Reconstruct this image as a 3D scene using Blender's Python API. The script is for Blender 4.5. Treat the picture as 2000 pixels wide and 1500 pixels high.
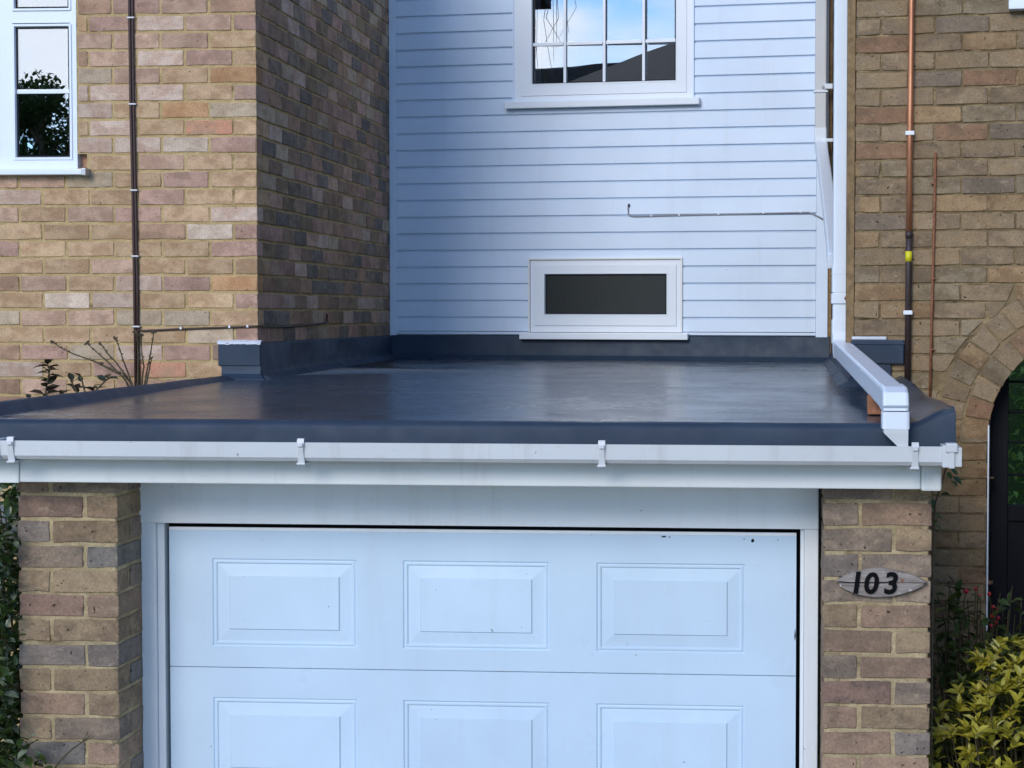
import bpy, bmesh, math, random
from mathutils import Vector, Matrix, noise

rnd = random.Random(11)
scn = bpy.context.scene
COL = scn.collection
for o in list(bpy.data.objects):
    bpy.data.objects.remove(o, do_unlink=True)

# ------------------------------------------------------------------ camera
FPX, CX = 3587.048, 1260.326
YAW, PITCH, ROLL = -0.071974, -0.03829, 0.001403
CAM = Vector((2.400044, -8.34832, 2.750013))
_r0 = Vector((math.cos(YAW), -math.sin(YAW), 0))
_f = Vector((math.sin(YAW) * math.cos(PITCH), math.cos(YAW) * math.cos(PITCH), math.sin(PITCH)))
_u0 = _r0.cross(_f)
_r = _r0 * math.cos(ROLL) + _u0 * math.sin(ROLL)
_u = _u0 * math.cos(ROLL) - _r0 * math.sin(ROLL)
cd = bpy.data.cameras.new('camera')
cam = bpy.data.objects.new('camera', cd)
COL.objects.link(cam)
cd.sensor_width = 36.0
cd.lens = FPX / 2000.0 * 36.0
cd.shift_x = (1000.0 - CX) / 2000.0
cd.clip_end = 600.0
cd.clip_start = 0.05
cam.matrix_world = Matrix(((_r.x, _u.x, -_f.x, CAM.x), (_r.y, _u.y, -_f.y, CAM.y), (_r.z, _u.z, -_f.z, CAM.z), (0, 0, 0, 1)))
scn.camera = cam

def at_y(px, py, Y):
    """point of the photograph on the vertical plane at depth Y"""
    d = _f + _r * ((px - CX) / FPX) + _u * ((750.0 - py) / FPX)
    return CAM + d * ((Y - CAM.y) / d.y)

def to_px(P):
    d = Vector(P) - CAM
    z = d.dot(_f)
    if z < .1:
        return -9999, -9999
    return CX + FPX * d.dot(_r) / z, 750 - FPX * d.dot(_u) / z

# ------------------------------------------------------------------ light
SUN_AZ, SUN_EL = math.radians(198), math.radians(25)     # azimuth clockwise from +Y
SKY_STRENGTH, SUN_STRENGTH, SUN_ANGLE, EXPOSURE = 0.15, 1.05, 24.0, 0.95
CLOUD = (6.8, 7.2, 7.9)
world = bpy.data.worlds.new('World')
scn.world = world
world.use_nodes = True
wn, wl = world.node_tree.nodes, world.node_tree.links
wn.clear()
w_out = wn.new('ShaderNodeOutputWorld')
w_bg = wn.new('ShaderNodeBackground')
w_sky = wn.new('ShaderNodeTexSky')
w_sky.sky_type = 'NISHITA'
w_sky.sun_disc = False
w_sky.sun_elevation = SUN_EL
w_sky.sun_rotation = SUN_AZ
w_sky.air_density = 0.8
w_sky.dust_density = 0.0
w_sky.ozone_density = 5.0
w_co = wn.new('ShaderNodeTexCoord')
w_map = wn.new('ShaderNodeMapping')
w_map.inputs['Location'].default_value = (-0.9462, -2.2147, -0.1799)
w_map.inputs['Scale'].default_value = (1, 1, 2.2)
w_no = wn.new('ShaderNodeTexNoise')
w_no.inputs['Scale'].default_value = 2.6
w_no.inputs['Detail'].default_value = 9
w_no.inputs['Roughness'].default_value = 0.55
w_ra = wn.new('ShaderNodeValToRGB')
w_ra.color_ramp.elements[0].position = 0.575
w_ra.color_ramp.elements[1].position = 0.67
w_mx = wn.new('ShaderNodeMix')
w_mx.data_type = 'RGBA'
w_mx.inputs['B'].default_value = (*CLOUD, 1)
wl.new(w_co.outputs['Generated'], w_map.inputs['Vector'])
wl.new(w_map.outputs['Vector'], w_no.inputs['Vector'])
wl.new(w_no.outputs['Fac'], w_ra.inputs['Fac'])
wl.new(w_ra.outputs['Color'], w_mx.inputs['Factor'])
wl.new(w_sky.outputs['Color'], w_mx.inputs['A'])
wl.new(w_mx.outputs['Result'], w_bg.inputs['Color'])
w_bg.inputs['Strength'].default_value = SKY_STRENGTH
wl.new(w_bg.outputs['Background'], w_out.inputs['Surface'])

sl = bpy.data.lights.new('sun', 'SUN')
sl.energy = SUN_STRENGTH
sl.angle = math.radians(SUN_ANGLE)
sl.color = (1.0, 0.95, 0.87)
sun = bpy.data.objects.new('sun', sl)
COL.objects.link(sun)
sd = Vector((math.sin(SUN_AZ) * math.cos(SUN_EL), math.cos(SUN_AZ) * math.cos(SUN_EL), math.sin(SUN_EL)))
sun.rotation_euler = (-sd).to_track_quat('-Z', 'Y').to_euler()
sun.location = sd * 30

scn.render.engine = 'CYCLES'
scn.cycles.max_bounces = 6
scn.cycles.diffuse_bounces = 3
scn.cycles.glossy_bounces = 3
scn.cycles.transparent_max_bounces = 6
scn.cycles.transmission_bounces = 3
vs = scn.view_settings
vs.view_transform = 'Standard'
vs.look = 'None'
vs.exposure = EXPOSURE
vs.gamma = 1.0
vs.use_curve_mapping = False

# ------------------------------------------------------------------ materials
def s2l(c):
    return tuple((v / 255 / 12.92) if v / 255 <= .04045 else ((v / 255 + .055) / 1.055) ** 2.4 for v in c)

class NT:
    def __init__(self, name):
        self.m = bpy.data.materials.new(name)
        self.m.use_nodes = True
        self.t = self.m.node_tree
        self.n, self.l = self.t.nodes, self.t.links
        self.b = self.n.get('Principled BSDF')
        self.geo = self.n.new('ShaderNodeNewGeometry')
        self.pos = self.geo.outputs['Position']
    def set(self, **k):
        for a, v in k.items():
            self.b.inputs[a.replace('_', ' ')].default_value = v
    def noise(self, scale, detail=3, rough=.55, vec=None, stretch=None, dist=0):
        no = self.n.new('ShaderNodeTexNoise')
        no.inputs['Scale'].default_value = scale
        no.inputs['Detail'].default_value = detail
        no.inputs['Roughness'].default_value = rough
        no.inputs['Distortion'].default_value = dist
        v = vec or self.pos
        if stretch:
            mp = self.n.new('ShaderNodeMapping')
            mp.inputs['Scale'].default_value = stretch
            self.l.new(v, mp.inputs['Vector'])
            v = mp.outputs['Vector']
        self.l.new(v, no.inputs['Vector'])
        return no.outputs['Fac']
    def ramp(self, fac, stops):
        r = self.n.new('ShaderNodeValToRGB')
        e = r.color_ramp.elements
        while len(e) < len(stops):
            e.new(.5)
        for i, (p, c) in enumerate(stops):
            e[i].position = p
            e[i].color = (c, c, c, 1) if isinstance(c, (int, float)) else (*c, 1)
        self.l.new(fac, r.inputs['Fac'])
        return r.outputs['Color']
    def mix(self, fac, a, b, mode='MIX'):
        m = self.n.new('ShaderNodeMix')
        m.data_type = 'RGBA'
        m.blend_type = mode
        for key, v in (('Factor', fac), ('A', a), ('B', b)):
            if isinstance(v, (int, float)):
                m.inputs[key].default_value = v
            elif isinstance(v, tuple):
                m.inputs[key].default_value = (*v, 1)
            else:
                self.l.new(v, m.inputs[key])
        return m.outputs['Result']
    def math(self, op, a, b=None):
        m = self.n.new('ShaderNodeMath')
        m.operation = op
        for i, v in enumerate((a, b)):
            if v is None:
                continue
            if isinstance(v, (int, float)):
                m.inputs[i].default_value = v
            else:
                self.l.new(v, m.inputs[i])
        return m.outputs[0]
    def col(self, c):
        if isinstance(c, tuple):
            self.b.inputs['Base Color'].default_value = (*c, 1)
        else:
            self.l.new(c, self.b.inputs['Base Color'])
    def bump(self, h, strength=.3, dist=.003):
        bp = self.n.new('ShaderNodeBump')
        bp.inputs['Strength'].default_value = strength
        bp.inputs['Distance'].default_value = dist
        self.l.new(h, bp.inputs['Height'])
        self.l.new(bp.outputs['Normal'], self.b.inputs['Normal'])
    def rough(self, v):
        self.l.new(v, self.b.inputs['Roughness'])

def brick_mat(name, c1, c2, tone=(1.04, .905, .79)):
    k = NT(name)
    c1, c2 = [tuple(v * w for v, w in zip(s2l(c), tone)) for c in (c1, c2)]
    oi = k.n.new('ShaderNodeObjectInfo')
    r = k.math('FRACT', k.math('ADD', k.math('MULTIPLY', oi.outputs['Random'], 7.31), k.math('MULTIPLY', k.geo.outputs['Random Per Island'], 3.7)))
    blot = k.ramp(k.noise(9, 3, .6, stretch=(1, 1, 1.6)), [(.43, 0.), (.58, 1.)])
    c = k.mix(blot, tuple(v * 1.05 for v in c1), tuple(v * .95 for v in c2))
    fine = k.noise(140, 2, .7)
    c = k.mix(1.0, c, k.ramp(fine, [(.25, .76), (.75, 1.22)]), 'MULTIPLY')
    c = k.mix(1.0, c, k.ramp(r, [(0, .84), (1, 1.14)]), 'MULTIPLY')
    mid = k.noise(28, 2, .6)
    c = k.mix(1.0, c, k.ramp(mid, [(.3, .90), (.7, 1.09)]), 'MULTIPLY')
    spot = k.ramp(k.noise(75, 2, .5), [(.685, 0.), (.72, 1.)])
    c = k.mix(spot, c, tuple(v * .16 for v in c1))
    smear = k.ramp(k.noise(22, 3, .75, stretch=(1, 1, 1.6)), [(.60, 0.), (.70, .5)])
    c = k.mix(smear, c, s2l((176, 160, 132)))
    k.col(c)
    k.set(Roughness=.92, Specular_IOR_Level=.2)
    k.bump(k.math('ADD', k.noise(210, 3, .75), k.math('MULTIPLY', mid, .8)), .55, .0025)
    return k.m

def mortar_mat(name, c1, c2):
    k = NT(name)
    c1, c2 = [tuple(v * w for v, w in zip(s2l(c), (1.0, .92, .82))) for c in (c1, c2)]
    c = k.mix(k.ramp(k.noise(7, 2), [(.35, 0.), (.65, 1.)]), c1, c2)
    pale = k.ramp(k.noise(13, 3, .7, stretch=(.6, .6, 1.5)), [(.52, 0.), (.66, .8)])
    c = k.mix(pale, c, tuple(v * min(1.4, .6 / max(c1)) for v in c1))
    grime = k.ramp(k.noise(11, 3, .7, stretch=(.5, .5, 1)), [(.58, 0.), (.74, .75)])
    c = k.mix(grime, c, tuple(v * .35 for v in c2))
    c = k.mix(1.0, c, k.ramp(k.noise(170, 2, .8), [(.25, .68), (.75, 1.25)]), 'MULTIPLY')
    k.col(c)
    k.set(Roughness=.97, Specular_IOR_Level=.1)
    k.bump(k.noise(260, 3, .8), .6, .003)
    return k.m

def plain(name, c, rough=.5, var=.06, scale=20, spec=.5, metal=0., bump=0, dirt=None):
    k = NT(name)
    cc = k.mix(1.0, c, k.ramp(k.noise(scale, 4, .6), [(.3, 1 - var), (.7, 1 + var)]), 'MULTIPLY')
    if dirt:
        cc = k.mix(k.ramp(k.noise(dirt[1], 6, .7, stretch=dirt[3] if len(dirt) > 3 else None), [(.55, 0.), (.8, dirt[2])]), cc, dirt[0])
    k.col(cc)
    k.set(Roughness=rough, Specular_IOR_Level=spec, Metallic=metal)
    if bump:
        k.bump(k.noise(scale * 6, 3), bump, .002)
    return k.m

M = {}
LEFT = [((190, 166, 150), (176, 151, 135)), ((196, 182, 172), (190, 168, 155)), ((190, 167, 140), (176, 151, 124)),
        ((194, 172, 144), (182, 156, 126)), ((170, 145, 126), (155, 131, 114)), ((198, 150, 128), (188, 157, 134)),
        ((204, 193, 180), (194, 180, 166)), ((182, 155, 144), (168, 142, 130)), ((186, 154, 120), (180, 144, 110)),
        ((150, 132, 124), (168, 146, 132)), ((184, 172, 154), (176, 162, 142))]
RIGHT = [((148, 132, 110), (132, 118, 100)), ((142, 128, 108), (154, 136, 110)), ((132, 121, 108), (124, 114, 102)),
         ((154, 134, 106), (142, 120, 94)), ((150, 122, 100), (138, 116, 96)), ((172, 120, 96), (154, 114, 92)), ((146, 136, 116), (132, 120, 100))]
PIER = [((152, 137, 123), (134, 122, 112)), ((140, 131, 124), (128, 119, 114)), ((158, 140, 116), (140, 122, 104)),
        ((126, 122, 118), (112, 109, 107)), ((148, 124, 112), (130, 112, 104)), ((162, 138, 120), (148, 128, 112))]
for i, (a, b) in enumerate(LEFT): M['L%d' % i] = brick_mat('brick_buff_%d' % i, a, b)
for i, (a, b) in enumerate(RIGHT): M['R%d' % i] = brick_mat('brick_brown_%d' % i, a, b, (.95, .84, .73))
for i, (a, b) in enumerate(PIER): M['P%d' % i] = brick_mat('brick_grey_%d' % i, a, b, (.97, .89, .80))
M['mortar_l'] = mortar_mat('mortar_sand', (196, 176, 136), (178, 158, 118))
M['mortar_r'] = mortar_mat('mortar_brown', (146, 130, 102), (118, 104, 82))
M['mortar_p'] = mortar_mat('mortar_pier', (190, 175, 144), (162, 148, 120))
def white_mat(name, c, rough, grime, chips=False):
    k = NT(name)
    oi = k.n.new('ShaderNodeObjectInfo')
    cc = k.mix(1.0, c, k.ramp(oi.outputs['Random'], [(0, .955), (1, 1.03)]), 'MULTIPLY')
    cc = k.mix(1.0, cc, k.ramp(k.noise(3.0, 4), [(.3, .95), (.7, 1.03)]), 'MULTIPLY')
    streak = k.ramp(k.noise(9, 5, .7, stretch=(1, 1, .10)), [(.54, 0.), (.78, grime)])
    cc = k.mix(streak, cc, (.42, .40, .36))
    cc = k.mix(k.ramp(k.noise(6, 7, .75), [(.58, 0.), (.80, grime * .9)]), cc, (.46, .43, .37))
    speck = k.ramp(k.noise(60, 2, .5), [(.76, 0.), (.79, .7 if chips else .35)])
    cc = k.mix(speck, cc, (.08, .075, .07))
    k.col(cc)
    k.rough(k.ramp(k.noise(4, 4), [(.3, rough - .06), (.7, rough + .10)]))
    k.set(Specular_IOR_Level=.45)
    k.bump(k.noise(240, 3), .05, .001)
    return k.m
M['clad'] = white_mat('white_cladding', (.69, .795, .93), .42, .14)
M['upvc'] = plain('white_upvc', (.78, .82, .87), .3, .02, 9, .5)
M['gutter'] = white_mat('white_gutter_plastic', (.66, .66, .65), .40, .55, True)
M['fascia'] = white_mat('fascia_board', (.82, .82, .79), .45, .26, True)
M['frame'] = white_mat('painted_door_frame', (.86, .87, .87), .45, .2, True)
M['black'] = plain('black_gap', (.012, .012, .014), .7, .1, 30, .2)
M['room'] = plain('dark_room', (.02, .021, .024), .9, .1, 6, .1)
M['iron'] = plain('black_iron', (.006, .0065, .009), .65, .1, 30, .15)
M['brown_cable'] = plain('brown_cable', (.055, .028, .022), .5, .15, 60, .4)
M['grey_cable'] = plain('grey_cable', (.30, .30, .32), .5, .1, 60, .4)
M['clip'] = plain('metal_clip', (.4, .4, .42), .4, .1, 60, .5, .5)
M['white_clip'] = plain('white_clip', (.8, .8, .82), .4, .03, 60, .5)
M['yellow'] = plain('yellow_tape', (.70, .62, .02), .5, .05, 90, .4)
M['wood'] = plain('weathered_timber', (.26, .17, .085), .8, .3, 30, .2, dirt=((.06, .045, .03), 25, .9, (1, 1, .12)))
M['curtain'] = plain('dark_red_curtain', (.34, .06, .05), .9, .15, 20, .1)
M['pale_curtain'] = plain('pale_blind', (.8, .82, .85), .8, .05, 20, .2)
M['rust'] = plain('rusty_pipe', (.26, .10, .05), .7, .3, 60, .3)
M['roof_tile'] = plain('dark_roof_tile', (.05, .042, .038), .85, .25, 4, .2, bump=.4)
M['render'] = plain('pale_render', (.5, .47, .42), .9, .08, 3, .2)
M['digit'] = plain('black_painted_digit', (.006, .006, .007), .85, .1, 80, .08)
M['berry'] = plain('red_berry', (.45, .02, .03), .35, .2, 90, .5)
M['bark'] = plain('bark', (.11, .085, .055), .9, .3, 40, .2, bump=.5)
M['twig'] = plain('green_brown_twig', (.085, .07, .04), .8, .25, 60, .2)
M['mastic'] = plain('pale_sealant', (.62, .64, .68), .7, .08, 70, .3, bump=.4)

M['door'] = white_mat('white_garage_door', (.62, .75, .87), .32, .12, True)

def grp_mat():
    k = NT('grey_fibreglass_roof')
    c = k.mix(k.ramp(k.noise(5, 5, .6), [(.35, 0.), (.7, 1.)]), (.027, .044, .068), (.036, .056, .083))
    dust = k.ramp(k.noise(3.2, 7, .68, stretch=(.5, 2.2, 1)), [(.52, 0.), (.76, .5)])
    c = k.mix(dust, c, (.085, .098, .12))
    leaf = k.ramp(k.noise(55, 2, .5), [(.775, 0.), (.79, 1.)])
    c = k.mix(leaf, c, (.02, .015, .01))
    k.col(c)
    k.set(Specular_IOR_Level=.42)
    k.rough(k.ramp(k.noise(2.6, 6, .62), [(.35, .17), (.7, .34)]))
    k.bump(k.math('ADD', k.noise(4, 3), k.math('MULTIPLY', k.noise(90, 3), .06)), .035, .004)
    return k.m
M['grp'] = grp_mat()
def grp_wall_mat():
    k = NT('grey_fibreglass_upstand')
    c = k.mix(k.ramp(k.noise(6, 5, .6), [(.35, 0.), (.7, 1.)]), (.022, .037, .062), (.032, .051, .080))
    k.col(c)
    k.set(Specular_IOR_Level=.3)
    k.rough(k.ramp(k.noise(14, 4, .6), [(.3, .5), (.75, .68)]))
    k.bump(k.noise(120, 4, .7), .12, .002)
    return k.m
M['grp_wall'] = grp_wall_mat()

def copper_mat():
    k = NT('copper')
    c = k.mix(k.ramp(k.noise(18, 5, .7, stretch=(1, 1, .3)), [(.4, 0.), (.7, 1.)]), (.62, .27, .14), (.42, .17, .09))
    k.col(c)
    k.set(Metallic=.7, Roughness=.42)
    return k.m
M['copper'] = copper_mat()
M['brown_pipe'] = plain('brown_painted_pipe', (.045, .028, .026), .45, .2, 40, .5)

def glass_mat(name, fac, tint=(.95, .97, 1.0)):
    k = NT(name)
    k.n.remove(k.b)
    out = [x for x in k.n if x.type == 'OUTPUT_MATERIAL'][0]
    tr = k.n.new('ShaderNodeBsdfTransparent')
    tr.inputs['Color'].default_value = (.75, .78, .8, 1)
    gl = k.n.new('ShaderNodeBsdfGlossy')
    gl.inputs['Roughness'].default_value = .0
    gl.inputs['Color'].default_value = (*tint, 1)
    bp = k.n.new('ShaderNodeBump')
    bp.inputs['Strength'].default_value = .02
    bp.inputs['Distance'].default_value = .01
    k.l.new(k.noise(2.2, 1), bp.inputs['Height'])
    k.l.new(bp.outputs['Normal'], gl.inputs['Normal'])
    mx = k.n.new('ShaderNodeMixShader')
    mx.inputs['Fac'].default_value = fac
    k.l.new(tr.outputs[0], mx.inputs[1])
    k.l.new(gl.outputs[0], mx.inputs[2])
    k.l.new(mx.outputs[0], out.inputs['Surface'])
    return k.m
M['glass'] = glass_mat('window_glass', .32)
M['obscure'] = plain('obscured_glass', (.020, .025, .025), .30, .12, 38, .28, bump=.08)

def plaque_mat():
    k = NT('weathered_grey_wood')
    g = k.noise(22, 5, .65, stretch=(.25, 1, 2.2))
    c = k.mix(k.ramp(g, [(.35, 0.), (.65, 1.)]), s2l((176, 166, 158)), s2l((126, 114, 106)))
    c = k.mix(k.ramp(k.noise(70, 3), [(.64, 0.), (.7, .8)]), c, s2l((205, 202, 200)))
    k.col(c)
    k.set(Roughness=.85, Specular_IOR_Level=.2)
    k.bump(g, .5, .004)
    return k.m
M['plaque'] = plaque_mat()

def leaf_mat(name, c1, c2, c3=None, rough=.42, trans=.25):
    k = NT(name)
    oi = k.n.new('ShaderNodeObjectInfo')
    r = k.math('FRACT', k.math('ADD', k.math('MULTIPLY', oi.outputs['Random'], 5.3), k.math('MULTIPLY', k.geo.outputs['Random Per Island'], 9.1)))
    c = k.mix(r, c1, c2)
    if c3:
        c = k.mix(k.ramp(r, [(.78, 0.), (.9, 1.)]), c, c3)
    c = k.mix(1.0, c, k.ramp(k.noise(60, 3), [(.3, .8), (.7, 1.2)]), 'MULTIPLY')
    k.col(c)
    k.set(Roughness=rough, Specular_IOR_Level=.5)
    out = [x for x in k.n if x.type == 'OUTPUT_MATERIAL'][0]
    tl = k.n.new('ShaderNodeBsdfTranslucent')
    k.l.new(c, tl.inputs['Color'])
    mx = k.n.new('ShaderNodeMixShader')
    mx.inputs['Fac'].default_value = trans
    k.l.new(k.b.outputs[0], mx.inputs[1])
    k.l.new(tl.outputs[0], mx.inputs[2])
    k.l.new(mx.outputs[0], out.inputs['Surface'])
    return k.m
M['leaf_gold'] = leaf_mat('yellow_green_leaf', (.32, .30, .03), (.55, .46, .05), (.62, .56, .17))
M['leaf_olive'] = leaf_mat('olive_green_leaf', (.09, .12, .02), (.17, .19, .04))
M['leaf_dark'] = leaf_mat('dark_green_leaf', (.045, .085, .022), (.085, .13, .03))
M['leaf_hedge'] = leaf_mat('hedge_leaf', (.035, .065, .018), (.085, .13, .03), (.30, .34, .22), .25)
M['leaf_ivy'] = leaf_mat('purple_green_leaf', (.025, .04, .018), (.045, .028, .022))
M['leaf_far'] = leaf_mat('far_leaf', (.03, .055, .02), (.07, .11, .03))
M['leaf_painted_lit'] = leaf_mat('painted_lit_leaf', (.16, .26, .05), (.28, .38, .08), None, .4, .4)  # paler greens put daylight into the colour; the house shades this hedge

def ground_mat():
    k = NT('pale_concrete')
    c = k.mix(k.ramp(k.noise(1.2, 5), [(.35, 0.), (.65, 1.)]), (.46, .41, .34), (.38, .34, .28))
    c = k.mix(1.0, c, k.ramp(k.noise(120, 4, .8), [(.25, .75), (.75, 1.25)]), 'MULTIPLY')
    k.col(c)
    k.set(Roughness=.95)
    k.bump(k.noise(160, 4, .8), .6, .004)
    return k.m
M['tarmac'] = ground_mat()
M['asphalt'] = plain('asphalt', (.06, .06, .062), .95, .2, 40, .2, bump=.5)
M['grass'] = plain('grass_ground', (.06, .10, .025), .95, .3, 12, .1, bump=.6)

# ------------------------------------------------------------------ mesh helpers
class MB:
    def __init__(self):
        self.v, self.f, self.mi = [], [], []
    def add(self, vs, fs, mi=0):
        n = len(self.v)
        self.v += [tuple(x) for x in vs]
        self.f += [tuple(i + n for i in f) for f in fs]
        self.mi += [mi] * len(fs)
        return self
    def box(self, x0, x1, y0, y1, z0, z1, mi=0):
        return self.add([(x0, y0, z0), (x1, y0, z0), (x1, y1, z0), (x0, y1, z0), (x0, y0, z1), (x1, y0, z1), (x1, y1, z1), (x0, y1, z1)],
                        [(0, 3, 2, 1), (4, 5, 6, 7), (0, 1, 5, 4), (1, 2, 6, 5), (2, 3, 7, 6), (3, 0, 4, 7)], mi)
    def bbox(self, x0, x1, y0, y1, z0, z1, b, mi=0):
        """box with all edges chamfered"""
        bm = bmesh.new()
        bmesh.ops.create_cube(bm, size=1)
        for v in bm.verts:
            v.co = Vector(((x0 + x1) / 2 + v.co.x * (x1 - x0), (y0 + y1) / 2 + v.co.y * (y1 - y0), (z0 + z1) / 2 + v.co.z * (z1 - z0)))
        bmesh.ops.bevel(bm, geom=bm.edges[:], offset=b, segments=2, affect='EDGES', profile=.6)
        bm.verts.index_update()
        self.add([v.co[:] for v in bm.verts], [[v.index for v in f.verts] for f in bm.faces], mi)
        bm.free()
        return self
    def ring(self, o, i, y0, y1, mi=0):
        """rectangular mitred frame in xz: o, i = (x0, x1, z0, z1); y0 front, y1 back"""
        vs = []
        for (a, b, c, d) in (o, i):
            for y in (y0, y1):
                vs += [(a, y, c), (b, y, c), (b, y, d), (a, y, d)]
        fs = []
        for k in range(4):
            j = (k + 1) % 4
            fs += [(k, j, 8 + j, 8 + k), (4 + j, 4 + k, 12 + k, 12 + j), (j, k, 4 + k, 4 + j), (8 + k, 8 + j, 12 + j, 12 + k)]
        return self.add(vs, fs, mi)
    def tube(self, pts, rad, seg=8, mi=0, caps=True, ell=None):
        pts = [Vector(q) for q in pts]
        rads = rad if isinstance(rad, (list, tuple)) else [rad] * len(pts)
        n0 = len(self.v)
        up = Vector((.31, .17, .93))
        prev = None
        for i, q in enumerate(pts):
            t = (pts[min(i + 1, len(pts) - 1)] - pts[max(i - 1, 0)])
            t = t.normalized() if t.length > 1e-9 else Vector((0, 0, 1))
            a = t.cross(up) if prev is None else (prev - t * prev.dot(t))
            if a.length < 1e-4:
                a = t.cross(Vector((1, 0, 0)))
            a.normalize()
            prev = a
            b = t.cross(a)
            for k in range(seg):
                an = 2 * math.pi * k / seg
                self.v.append(tuple(q + (a * math.cos(an) + b * math.sin(an)) * rads[i]))
        for i in range(len(pts) - 1):
            for k in range(seg):
                j = (k + 1) % seg
                self.f.append((n0 + i * seg + k, n0 + i * seg + j, n0 + (i + 1) * seg + j, n0 + (i + 1) * seg + k))
                self.mi.append(mi)
        if caps:
            self.f.append(tuple(n0 + k for k in range(seg))[::-1])
            self.f.append(tuple(n0 + (len(pts) - 1) * seg + k for k in range(seg)))
            self.mi += [mi, mi]
        return self
    def sweep(self, prof, path_x, mi=0):
        """closed (y, z) profile swept between two x positions"""
        x0, x1 = path_x
        n = len(prof)
        vs = [(x0, y, z) for y, z in prof] + [(x1, y, z) for y, z in prof]
        fs = [(k, (k + 1) % n, n + (k + 1) % n, n + k) for k in range(n)]
        fs += [tuple(range(n))[::-1], tuple(range(n, 2 * n))]
        return self.add(vs, fs, mi)
    def beam(self, path, w, h, mi=0, side=None):
        """rectangular section w x h with rounded edges along a 3-D path"""
        path = [Vector(q) for q in path]
        c = min(w, h) * .12
        sec = []
        for sx, sz in ((1, 1), (-1, 1), (-1, -1), (1, -1)):
            pts = [(sx * w / 2, sz * (h / 2 - c)), (sx * (w / 2 - c * .3), sz * (h / 2 - c * .3)), (sx * (w / 2 - c), sz * h / 2)]
            sec += pts if sx * sz > 0 else pts[::-1]
        n = len(sec)
        vs = []
        for i, q in enumerate(path):
            d0 = (q - path[i - 1]).normalized() if i else (path[1] - q).normalized()
            d1 = (path[i + 1] - q).normalized() if i < len(path) - 1 else d0
            t = (d0 + d1).normalized()
            k = 1 / max(.35, t.dot(d0))
            a = Vector(side) if side else Vector((1, 0, 0))
            a = (a - t * a.dot(t)).normalized()
            b = a.cross(t).normalized()
            for x, z in sec:
                vs.append(q + a * x + b * z * k)
        fs = []
        for i in range(len(path) - 1):
            for j in range(n):
                jj = (j + 1) % n
                fs.append((i * n + j, i * n + jj, (i + 1) * n + jj, (i + 1) * n + j))
        fs += [tuple(range(n))[::-1], tuple((len(path) - 1) * n + j for j in range(n))]
        return self.add(vs, fs, mi)
    def mesh(self, name, mats):
        me = bpy.data.meshes.new(name)
        me.from_pydata(self.v, [], self.f)
        for m in (mats if isinstance(mats, (list, tuple)) else [mats]):
            me.materials.append(M[m] if isinstance(m, str) else m)
        if any(self.mi):
            me.polygons.foreach_set('material_index', self.mi)
        bm = bmesh.new()
        bm.from_mesh(me)
        bmesh.ops.recalc_face_normals(bm, faces=bm.faces[:])
        bm.to_mesh(me)
        bm.free()
        me.update()
        return me
    def build(self, name, mats, parent=None, smooth=False, loc=None):
        me = self.mesh(name, mats)
        if smooth:
            me.polygons.foreach_set('use_smooth', [True] * len(me.polygons))
        o = bpy.data.objects.new(name, me)
        COL.objects.link(o)
        if parent:
            o.parent = parent
        if loc:
            o.location = loc
        return o

def smooth_by_angle(o, ang=40):
    me = o.data
    me.polygons.foreach_set('use_smooth', [True] * len(me.polygons))
    bm = bmesh.new()
    bm.from_mesh(me)
    for e in bm.edges:
        e.smooth = not (len(e.link_faces) == 2 and e.calc_face_angle(0) > math.radians(ang))
    bm.to_mesh(me)
    bm.free()

def tag(o, label=None, cat=None, group=None, kind=None):
    if label: o['label'] = label
    if cat: o['category'] = cat
    if group: o['group'] = group
    if kind: o['kind'] = kind
    return o

def thing(name, label, cat, loc=(0, 0, 0), rz=0, group=None):
    o = bpy.data.objects.new(name, None)
    o.empty_display_size = .1
    COL.objects.link(o)
    o.location = loc
    o.rotation_euler = (0, 0, rz)
    return tag(o, label, cat, group)

# ------------------------------------------------------------------ bricks
def brick_mesh(L, H, D, seed, irr=.0028, slant=(0, 0, 0, 0)):
    """brick: x 0..L, front face at y=0, depth +y, z 0..H; worn rounded front edges; no hidden back"""
    r = random.Random(seed)
    s = lambda a: r.uniform(-a, a)
    c = min(.0035, L * .1)
    x0b, x0t, x1b, x1t = slant
    lo, hi = s(irr), H + s(irr)
    out = [(x0b + c, lo), (L / 2 + s(L * .2), s(irr)), (L + x1b - c, s(irr)), (L + x1b + s(irr), c), (L + x1t + s(irr), H - c), (L + x1t - c, hi),
           (L / 2 + s(L * .2), H + s(irr)), (x0t + c, H + s(irr)), (x0t + s(irr), H - c), (x0b + s(irr), c)]
    mx, mz = L / 2, H / 2
    b = .0022
    n = len(out)
    tilt = s(.0015)
    vs = []
    for x, z in out:
        dx, dz = mx - x, mz - z
        ix = x + math.copysign(min(b, abs(dx)), dx)
        iz = z + math.copysign(min(b, abs(dz)), dz)
        vs.append((ix, tilt * (z / H - .5), iz))
    vs += [(x, b * .8, z) for x, z in out]
    vs += [(x, D, z) for x, z in out]
    fs = [tuple(range(n))]
    for k in range(n):
        j = (k + 1) % n
        fs += [(n + k, n + j, j, k), (2 * n + k, 2 * n + j, n + j, n + k)]
    return vs, fs

_cache = {}
def brick_variant(L, H, D):
    key = (round(L, 3), round(H, 3), round(D, 3))
    lst = _cache.setdefault(key, [])
    if len(lst) < 7:
        vs, fs = brick_mesh(L, H, D, hash(key) % 1000 + len(lst))
        me = MB().add(vs, fs).mesh('brick', 'L0')
        lst.append(me)
        return me
    return rnd.choice(lst)

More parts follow.
